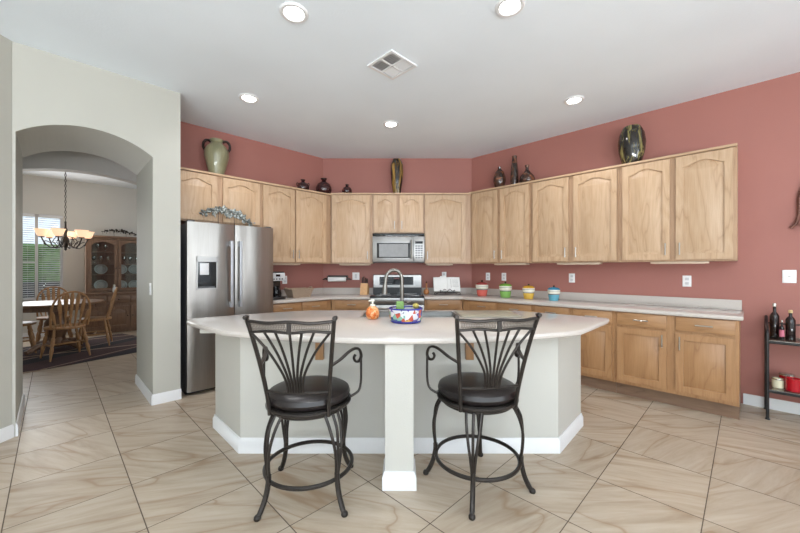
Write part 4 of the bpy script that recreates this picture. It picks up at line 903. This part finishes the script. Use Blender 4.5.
# ------------------------------------------------------------------ black rack with bottles and candles
X0, X1 = 0.125, 0.85; DP = 0.31
rk = thing('metal_rack', 'black metal rack with glass shelves against the red wall', 'rack', RP(WR - 0.035, 0), RR)
for x in (X0, X1):
    m = MB()
    m.tube([(x, -DP, 0.012), (x, -DP, 0.70)] + smooth([(x, -DP, 0.70), (x, -DP + 0.03, 0.76), (x, -0.10, 0.80), (x, -0.0, 0.86)], 5)[1:], 0.0115, 8); m.build('front_leg', M['black'], rk)
    MB().tube([(x, -0.0, 0.012), (x, -0.0, 0.86)], 0.0115, 8).build('rear_leg', M['black'], rk)
    for y in (-DP, 0): MB().lathe([(0.0005, 0.0005), (0.017, 0.0005), (0.014, 0.012), (0.0005, 0.013)], x, y, 12, False).build('foot', M['black'], rk)
SH = (0.245, 0.668)
for z in SH:
    MB().tube([(X0, -DP, z), (X1, -DP, z), (X1, 0, z), (X0, 0, z)], 0.012, 8, True).build('shelf_frame', M['black'], rk)
    MB().box(X0 + 0.005, X1 - 0.005, -DP + 0.005, -0.005, z + 0.010, z + 0.016).build('glass_shelf', M['shelfglass'], rk)
m = MB()
for k in range(3):
    c = (0.42 + 0.13 * k); m.tube([(c + 0.05 * math.cos(a), -0.02, 0.76 + 0.05 * math.sin(a)) for a in [2 * math.pi * i / 20 for i in range(20)]], 0.005, 6, True)
m.tube([(X0, -0.005, 0.80), (X1, -0.005, 0.80)], 0.006, 6); m.build('scroll_rail', M['black'], rk)
def rkpos(x, y, z): ux, vv = WR - 0.035 + y, -x; return RP(ux, vv, z)
zS = SH[1] + 0.0165; zL = SH[0] + 0.0165
def bottle(label, x, y, h, r, capm, capname, neck=0.3, lab=None):
    t_ = thing('bottle', label, 'bottle', rkpos(x, y, zS), RR, 'dark bottles on the black rack')
    hb = h * (1 - neck); MB().lathe([(0.0005, 0.0005), (r * 0.95, 0.0005), (r, 0.006), (r, hb * 0.92), (r * 0.72, hb * 1.02), (r * 0.36, hb * 1.10), (r * 0.34, h * 0.9)], seg=20, cap=False).build('bottle_body', M['wine'], t_)
    MB().lathe([(r * 0.42, h * 0.90), (r * 0.46, h * 0.94), (r * 0.40, h), (0.0005, h + 0.001)], seg=14, cap=False).build(capname, M[capm], t_)
    if lab: MB().lathe([(r * 1.01, hb * 0.2), (r * 1.01, hb * 0.75)], seg=20, cap=False).build('paper_label', M[lab], t_)
bottle('tall dark bottle with steel stopper at the rack corner', X0 + 0.049, -0.10, 0.305, 0.031, 'silver', 'stopper', 0.32)
bottle('small dark bottle with pink label between two larger ones', X0 + 0.090, -0.165, 0.165, 0.0155, 'silver', 'cap', 0.35, 'pink')
bottle('wide dark bottle with cork stopper on the rack top', X0 + 0.142, -0.140, 0.255, 0.031, 'cork', 'cork', 0.28)
cw = thing('candle', 'cream candle in a low glass on the lower rack shelf', 'candle', rkpos(X0 + 0.066, -0.185, zL), RR)
MB().lathe([(0.0005, 0.0005), (0.034, 0.0005), (0.037, 0.01), (0.037, 0.075), (0.032, 0.075), (0.032, 0.06), (0.0005, 0.058)], seg=24, cap=False).build('wax', M['candlewhite'], cw)
MB().lathe([(0.0375, 0.070), (0.039, 0.076), (0.0375, 0.080)], seg=24, cap=False).build('rim', M['silver'], cw)
cr = thing('candle', 'large red jar candle on the lower rack shelf', 'candle', rkpos(X0 + 0.156, -0.215, zL), RR)
MB().lathe([(0.0005, 0.0005), (0.047, 0.0005), (0.050, 0.01), (0.050, 0.104), (0.044, 0.104), (0.044, 0.095), (0.0005, 0.093)], seg=28, cap=False).build('jar', M['candlered'], cr)
MB().lathe([(0.0005, 0.0935), (0.003, 0.0935), (0.002, 0.105)], seg=8, cap=False).build('wick', M['black'], cr)
cs = thing('candle', 'red candle with silver lid behind the large red one', 'candle', rkpos(X0 + 0.125, -0.082, zL), RR)
MB().lathe([(0.0005, 0.0005), (0.046, 0.0005), (0.048, 0.01), (0.048, 0.095)], seg=24, cap=False).build('jar', M['candlered'], cs)
MB().lathe([(0.050, 0.0952), (0.050, 0.108), (0.046, 0.112), (0.0005, 0.113)], seg=24, cap=False).build('lid', M['silver'], cs)

# ------------------------------------------------------------------ dining room
tag(MB().box(-1.3, 1.3, -1.0, 1.0, 0.0008, 0.010, 0.003).build('rug', M['rug'], None, Lpos(0.02, 7.45), R(45 + 17)), 'dark plum rug with sand lines under the dining table', 'rug')
tb = thing('dining_table', 'dark oak round pedestal dining table below the chandelier', 'table', Lpos(0.04, 7.80, 0.0105), R(45 + 17))
MB().lathe([(0.0005, 0.715), (0.56, 0.715), (0.585, 0.725), (0.59, 0.740), (0.58, 0.752), (0.0005, 0.753)], seg=56, cap=False).build('tabletop', M['darkoakx'], tb)
MB().lathe([(0.44, 0.64), (0.46, 0.64), (0.46, 0.7148), (0.44, 0.7148)], seg=48, cap=False).build('apron', M['darkoak'], tb)
MB().lathe([(0.0005, 0.06), (0.12, 0.06), (0.14, 0.12), (0.10, 0.20), (0.15, 0.34), (0.14, 0.44), (0.09, 0.52), (0.10, 0.60), (0.20, 0.66), (0.22, 0.7145)], seg=28, cap=False).build('pedestal', M['darkoak'], tb)
for k in range(4):
    a = k * math.pi / 2 + 0.4; d = Vector((math.cos(a), math.sin(a), 0))
    MB().tube([d * 0.10 + Vector((0, 0, 0.12)), d * 0.28 + Vector((0, 0, 0.095)), d * 0.36 + Vector((0, 0, 0.055)), d * 0.42 + Vector((0, 0, 0.036))], [0.045, 0.04, 0.036, 0.034], 10).build('foot', M['darkoak'], tb)
def dchair(label, u, v, rz):
    t_ = thing('dining_chair', label, 'chair', Lpos(u, v, 0.0105), rz, 'oak hoop-back chairs at the dining table')   # back at -y
    pts = [(0.23 * math.cos(a) * (1 if math.sin(a) > 0 else 0.94), 0.22 * math.sin(a)) for a in [2 * math.pi * i / 28 for i in range(28)]]
    s_ = slab_mb(pts, 0.425, 0.462, (), 0.014); s_.build('seat', M['chairoak'], t_)
    hoop = []
    for i in range(25):
        a = math.pi * i / 24; hz = 0.462 + 0.50 * math.sin(a) ** 0.75; hx = -0.232 * math.cos(a) * (1 + 0.16 * math.sin(a)) * (0.86 + 0.14 * math.sin(a)); hoop.append((hx, -0.165 - (hz - 0.462) * 0.24, hz - 0.002))
    MB().tube(hoop, 0.013, 8).build('back_hoop', M['chairoak'], t_)
    for k in range(7):
        f = (k - 3) / 3; xb = f * 0.145; xt = f * 0.205; zt = 0.462 + 0.50 * max(0, 1 - (abs(f) * 0.78) ** 2.6)
        yb = -0.172; yt = -0.165 - (zt - 0.462) * 0.24
        P_ = lambda q: (xb + (xt - xb) * q, yb + (yt - yb) * q, 0.4622 + (zt - 0.4622) * q)
        MB().tube([P_(0), P_(0.2), P_(0.45), P_(0.75), P_(0.9), P_(1.0)], [0.008, 0.011, 0.017, 0.026, 0.020, 0.009], 8, False, (1, 0.45)).build('back_slat', M['chairoak'], t_)
    for sx in (-1, 1):
        for sy in (-1, 1):
            a = Vector((sx * 0.155, sy * 0.14, 0.4248)); b = Vector((sx * 0.215, sy * (0.205 if sy < 0 else 0.195), 0.004))
            L_ = lambda q: a.lerp(b, q)
            MB().tube([L_(q) for q in (0, 0.1, 0.2, 0.24, 0.28, 0.42, 0.5, 0.54, 0.58, 0.68, 0.78, 0.9, 1)], [0.014, 0.015, 0.020, 0.013, 0.020, 0.024, 0.018, 0.013, 0.020, 0.022, 0.018, 0.013, 0.010], 10).build('leg', M['chairoak'], t_)
    for sx in (-1, 1): MB().tube([(sx * 0.186, -0.172, 0.20), (sx * 0.186, 0, 0.20), (sx * 0.186, 0.166, 0.20)], [0.009, 0.015, 0.009], 8).build('stretcher', M['chairoak'], t_)
    MB().tube([(-0.18, 0, 0.20), (0, 0, 0.20), (0.18, 0, 0.20)], [0.009, 0.015, 0.009], 8).build('stretcher', M['chairoak'], t_)
dchair('oak hoop-back chair with its back to the kitchen, nearest the arch', 0.13, 7.02, R(45 + 14))
dchair('oak hoop-back chair on the hutch side of the dining table', 0.50, 7.76, R(45 + 80))
dchair('oak hoop-back chair at the window side behind the dining table', 0.02, 8.48, R(45 + 183))
dchair('oak hoop-back chair at the left of the dining table, mostly behind the wall', -0.40, 7.84, R(45 - 84))
# china hutch
hu = thing('china_hutch', 'dark oak china hutch with glass doors in the dining room', 'hutch', Lpos(0.94, DV - 0.005), LR)
MB().box(-0.56, 0.56, -0.46, -0.0, 0.06, 0.78).box(-0.54, 0.54, -0.43, -0.02, 0.0005, 0.06).build('base_body', M['darkoak'], hu)
MB().box(-0.585, 0.585, -0.485, -0.0, 0.7805, 0.82, 0.006).build('base_top', M['darkoakx'], hu)
for a, b in ((-0.55, -0.19), (-0.17, 0.18), (0.20, 0.55)):
    d = door_mb(b - a, 0.44, 0.05, 0.05).build('door', M['darkoak'], hu, (a, -0.4605, 0.10)); MB().ball((0.03 if a > 0 else (b - a) - 0.03, -0.032, 0.24), 0.012, 10).build('knob', M['iron'], d)
    w_ = MB().box(0, b - a, -0.02, 0, 0, 0.15, 0.004).build('drawer', M['darkoakx'], hu, (a, -0.4605, 0.60)); MB().ball(((b - a) / 2, -0.032, 0.075), 0.012, 10).build('knob', M['iron'], w_)
m = MB().box(-0.49, -0.465, -0.36, -0.0, 0.8205, 1.92).box(0.465, 0.49, -0.36, -0.0, 0.8205, 1.92).box(-0.465, 0.465, -0.015, -0.0, 0.8205, 1.92).box(-0.465, 0.465, -0.36, -0.015, 0.8205, 0.845).box(-0.465, 0.465, -0.36, -0.015, 1.895, 1.92).box(-0.465, -0.40, -0.36, -0.345, 0.845, 1.895).box(0.40, 0.465, -0.36, -0.345, 0.845, 1.895).box(-0.03, 0.03, -0.36, -0.345, 0.845, 1.895)
m.build('upper_body', M['darkoak'], hu)
MB().box(-0.51, 0.51, -0.385, -0.0, 1.9205, 1.96, 0.008).build('crown', M['darkoakx'], hu)
SHZ = (1.18, 1.40, 1.645)
for z in SHZ: MB().box(-0.464, 0.464, -0.33, -0.0155, z - 0.018, z).build('shelf', M['darkoakx'], hu)
for a, b in ((-0.455, -0.006), (0.006, 0.455)):
    w_ = b - a; h_ = 1.03; m = MB(); st = 0.05; n = 14
    m.box(0, st, -0.02, 0, 0, h_).box(w_ - st, w_, -0.02, 0, 0, h_).box(st, w_ - st, -0.02, 0, 0, st)
    xs = [st + (w_ - 2 * st) * i / n for i in range(n + 1)]; az = lambda x: h_ - 0.12 + 0.07 * math.sin(math.pi * (x - st) / (w_ - 2 * st)) ** 0.8
    for p_, q_ in zip(xs[:-1], xs[1:]):
        za, zb = az(p_), az(q_); m.add([(p_, -0.02, za), (q_, -0.02, zb), (q_, -0.02, h_), (p_, -0.02, h_), (p_, 0, za), (q_, 0, zb), (q_, 0, h_), (p_, 0, h_)], [(0, 1, 2, 3), (0, 4, 5, 1), (3, 2, 6, 7), (7, 6, 5, 4)])
    d = m.build('glass_door', M['darkoak'], hu, (a, -0.3605, 0.855)); MB().box(st - 0.004, w_ - st + 0.004, -0.010, -0.007, st - 0.004, h_ - 0.055).build('pane', M['glass'], d)
    MB().ball((0.025 if a > 0 else w_ - 0.025, -0.03, 0.45), 0.011, 10).build('knob', M['iron'], d)
def hup(x, y, z): return RPL(x, y, z)
def RPL(x, y, z): return Lpos(0.94 + x, DV - 0.005 + y, z)
def dplate(label, x, z, r, group):
    o = thing('china_plate', label, 'plate', RPL(x, -0.13, z + 0.004), LR, group); o.rotation_euler = (R(-10), 0, LR)
    MB().lathe([(0.0005, 0.004), (r * 0.6, 0.004), (r * 0.68, -0.004), (r * 0.98, -0.014), (r, -0.012), (r * 0.7, 0.004), (r * 0.6, 0.010), (0.0005, 0.010)], 0, 0, 32, False, 1, 1, 'y', r).build('dish', M['china'], o)
    MB().tube([(r * 0.7 * math.cos(2 * math.pi * i / 30), -0.0045, r + r * 0.7 * math.sin(2 * math.pi * i / 30)) for i in range(30)], 0.002, 5, True).build('painted_ring', M['bandgrey'], o)
G1 = 'white plates standing in the china hutch'
dplate('white plate behind the left hutch door, middle shelf', -0.245, SHZ[0] + 0.001, 0.105, G1)
dplate('white plate behind the left hutch door, lowest shelf', -0.245, 0.846, 0.11, G1)
for x in (0.085, 0.30):
    dplate('white plate behind the right hutch door, middle shelf, %s' % ('beside the middle post' if x < 0.2 else 'toward its outer edge'), x, SHZ[0] + 0.001, 0.10, G1)
    dplate('white plate behind the right hutch door, lowest shelf, %s' % ('beside the middle post' if x < 0.2 else 'toward its outer edge'), x, 0.846, 0.10, G1)
def goblet(label, x, z, group):
    o = thing('goblet', label, 'goblet', RPL(x, -0.20, z), LR, group)
    MB().lathe([(0.0005, 0.0006), (0.03, 0.0006), (0.028, 0.005), (0.005, 0.012), (0.0045, 0.065)], seg=16, cap=False).build('stem', M['crystal'], o)
    MB().lathe([(0.0045, 0.0655), (0.024, 0.08), (0.033, 0.11), (0.030, 0.145), (0.029, 0.145), (0.031, 0.11), (0.022, 0.083), (0.0005, 0.07)], seg=16, cap=False).build('glass_bowl', M['crystal'], o)
for x in (-0.36, -0.25, -0.14): goblet('clear stemmed goblet in the row behind the left hutch door, second shelf down', x, SHZ[1] + 0.001, 'goblets behind the left hutch door')
for x in (0.12, 0.22, 0.33): goblet('clear stemmed goblet in the row behind the right hutch door, second shelf down', x, SHZ[1] + 0.001, 'goblets behind the right hutch door')
for x in (-0.30, -0.18): goblet('clear stemmed goblet on the top shelf behind the left hutch door', x, SHZ[2] + 0.001, 'goblets on the top hutch shelf')
sb = thing('figurine', 'small white porcelain bottle on the hutch ledge', 'figurine', RPL(-0.06, -0.43, 0.8206), LR)
MB().lathe([(0.0005, 0.0006), (0.028, 0.0006), (0.034, 0.03), (0.030, 0.08), (0.016, 0.105), (0.014, 0.125)], seg=18, cap=False).build('bottle_body', M['china'], sb)
MB().lathe([(0.017, 0.1252), (0.019, 0.14), (0.012, 0.155), (0.0005, 0.157)], seg=14, cap=False).build('stopper', M['ivory'], sb)
spray('black metal leaf spray lying along the top of the china hutch', RPL(0.08, -0.20, 1.9606), LR, 0.62, 0.15, 44, True)
# blinds
def blind(label, x0, x1):
    t_ = thing('window_blind', label, 'blind', Lpos(0, DV - 0.002), LR, 'white blinds in the dining room window')
    MB().box(x0, x1, -0.05, -0.0, 2.27, 2.325, 0.003).build('headrail', M['blind'], t_)
    m = MB(); n = 38
    for i in range(n):
        z = 0.75 + (2.25 - 0.75) * i / (n - 1)
        m.add([(x0 + 0.005, -0.045, z - 0.006), (x1 - 0.005, -0.045, z - 0.006), (x1 - 0.005, -0.006, z + 0.006), (x0 + 0.005, -0.006, z + 0.006), (x0 + 0.005, -0.045, z - 0.004), (x1 - 0.005, -0.045, z - 0.004), (x1 - 0.005, -0.006, z + 0.008), (x0 + 0.005, -0.006, z + 0.008)], [(3, 2, 1, 0), (4, 5, 6, 7), (0, 1, 5, 4), (1, 2, 6, 5), (2, 3, 7, 6), (3, 0, 4, 7)])
    m.build('slats', M['blind'], t_); m = MB()
    for q in (0.15, 0.85): m.tube([(x0 + (x1 - x0) * q, -0.025, 0.73), (x0 + (x1 - x0) * q, -0.025, 2.275)], 0.0015, 4)
    m.build('ladder_cords', M['white'], t_); MB().box(x0, x1, -0.045, -0.006, 0.715, 0.735, 0.003).build('bottom_rail', M['blind'], t_)
blind('white blind over the outer dining window pane, left of the mullion', -0.85, -0.245)
blind('white blind over the dining window pane next to the hutch', -0.195, 0.135)
# chandelier
CU, CV = 0.155, 8.45
ch = thing('chandelier', 'bronze six-arm chandelier with glowing amber bowls over the dining table', 'chandelier', Lpos(CU, CV, 0), R(45 + 12))
MB().lathe([(0.07, H - 0.001), (0.065, H - 0.02), (0.02, H - 0.04), (0.0005, H - 0.041)], seg=22, cap=False).build('canopy', M['iron'], ch)
m = MB()
for k in range(20):
    z = H - 0.045 - k * 0.046; pl = [(0.011 * math.cos(a), 0, z - 0.026 + 0.026 * math.sin(a)) if k % 2 else (0, 0.011 * math.cos(a), z - 0.026 + 0.026 * math.sin(a)) for a in [2 * math.pi * i / 12 for i in range(12)]]
    m.tube(pl, 0.0045, 5, True)
m.build('chain', M['iron'], ch)
MB().lathe([(0.0005, 2.13), (0.012, 2.125), (0.016, 2.02), (0.03, 1.98), (0.02, 1.90), (0.034, 1.82), (0.045, 1.76), (0.03, 1.69), (0.018, 1.66), (0.022, 1.63), (0.0005, 1.61)], seg=18, cap=False).build('column', M['iron'], ch)
for k in range(6):
    a = k * math.pi / 3; c, s = math.cos(a), math.sin(a); P = lambda r, z: (r * c, r * s, z)
    ar = MB().tube(smooth([P(0.03, 1.76), P(0.10, 1.68), P(0.18, 1.66), P(0.25, 1.72), P(0.29, 1.80), P(0.30, 1.83)], 5), 0.010, 8).tube(smooth([P(0.15, 1.665), P(0.19, 1.74), P(0.25, 1.77), P(0.27, 1.73), P(0.25, 1.70)], 5), 0.007, 6).tube(smooth([P(0.05, 1.86), P(0.12, 1.84), P(0.16, 1.76), P(0.12, 1.72)], 5), 0.006, 6).build('arm', M['iron'], ch)
    MB().lathe([(0.0005, 1.828), (0.035, 1.830), (0.045, 1.845), (0.0005, 1.847)], *P(0.30, 0)[:2], 16, False).build('cup', M['iron'], ar)
    MB().lathe([(0.036, 1.847), (0.055, 1.862), (0.070, 1.90), (0.082, 1.945), (0.098, 1.965), (0.095, 1.968), (0.078, 1.948), (0.065, 1.90), (0.048, 1.866), (0.0005, 1.856)], *P(0.30, 0)[:2], 22, False).build('glass_shade', M['shade'], ch)
l = bpy.data.lights.new('chandelier_lamp', 'POINT'); l.energy = 9; l.color = (1, 0.86, 0.70); l.shadow_soft_size = 0.25
o = bpy.data.objects.new('chandelier_lamp', l); COL.objects.link(o); o.location = (0, 0, 2.05); o.parent = ch
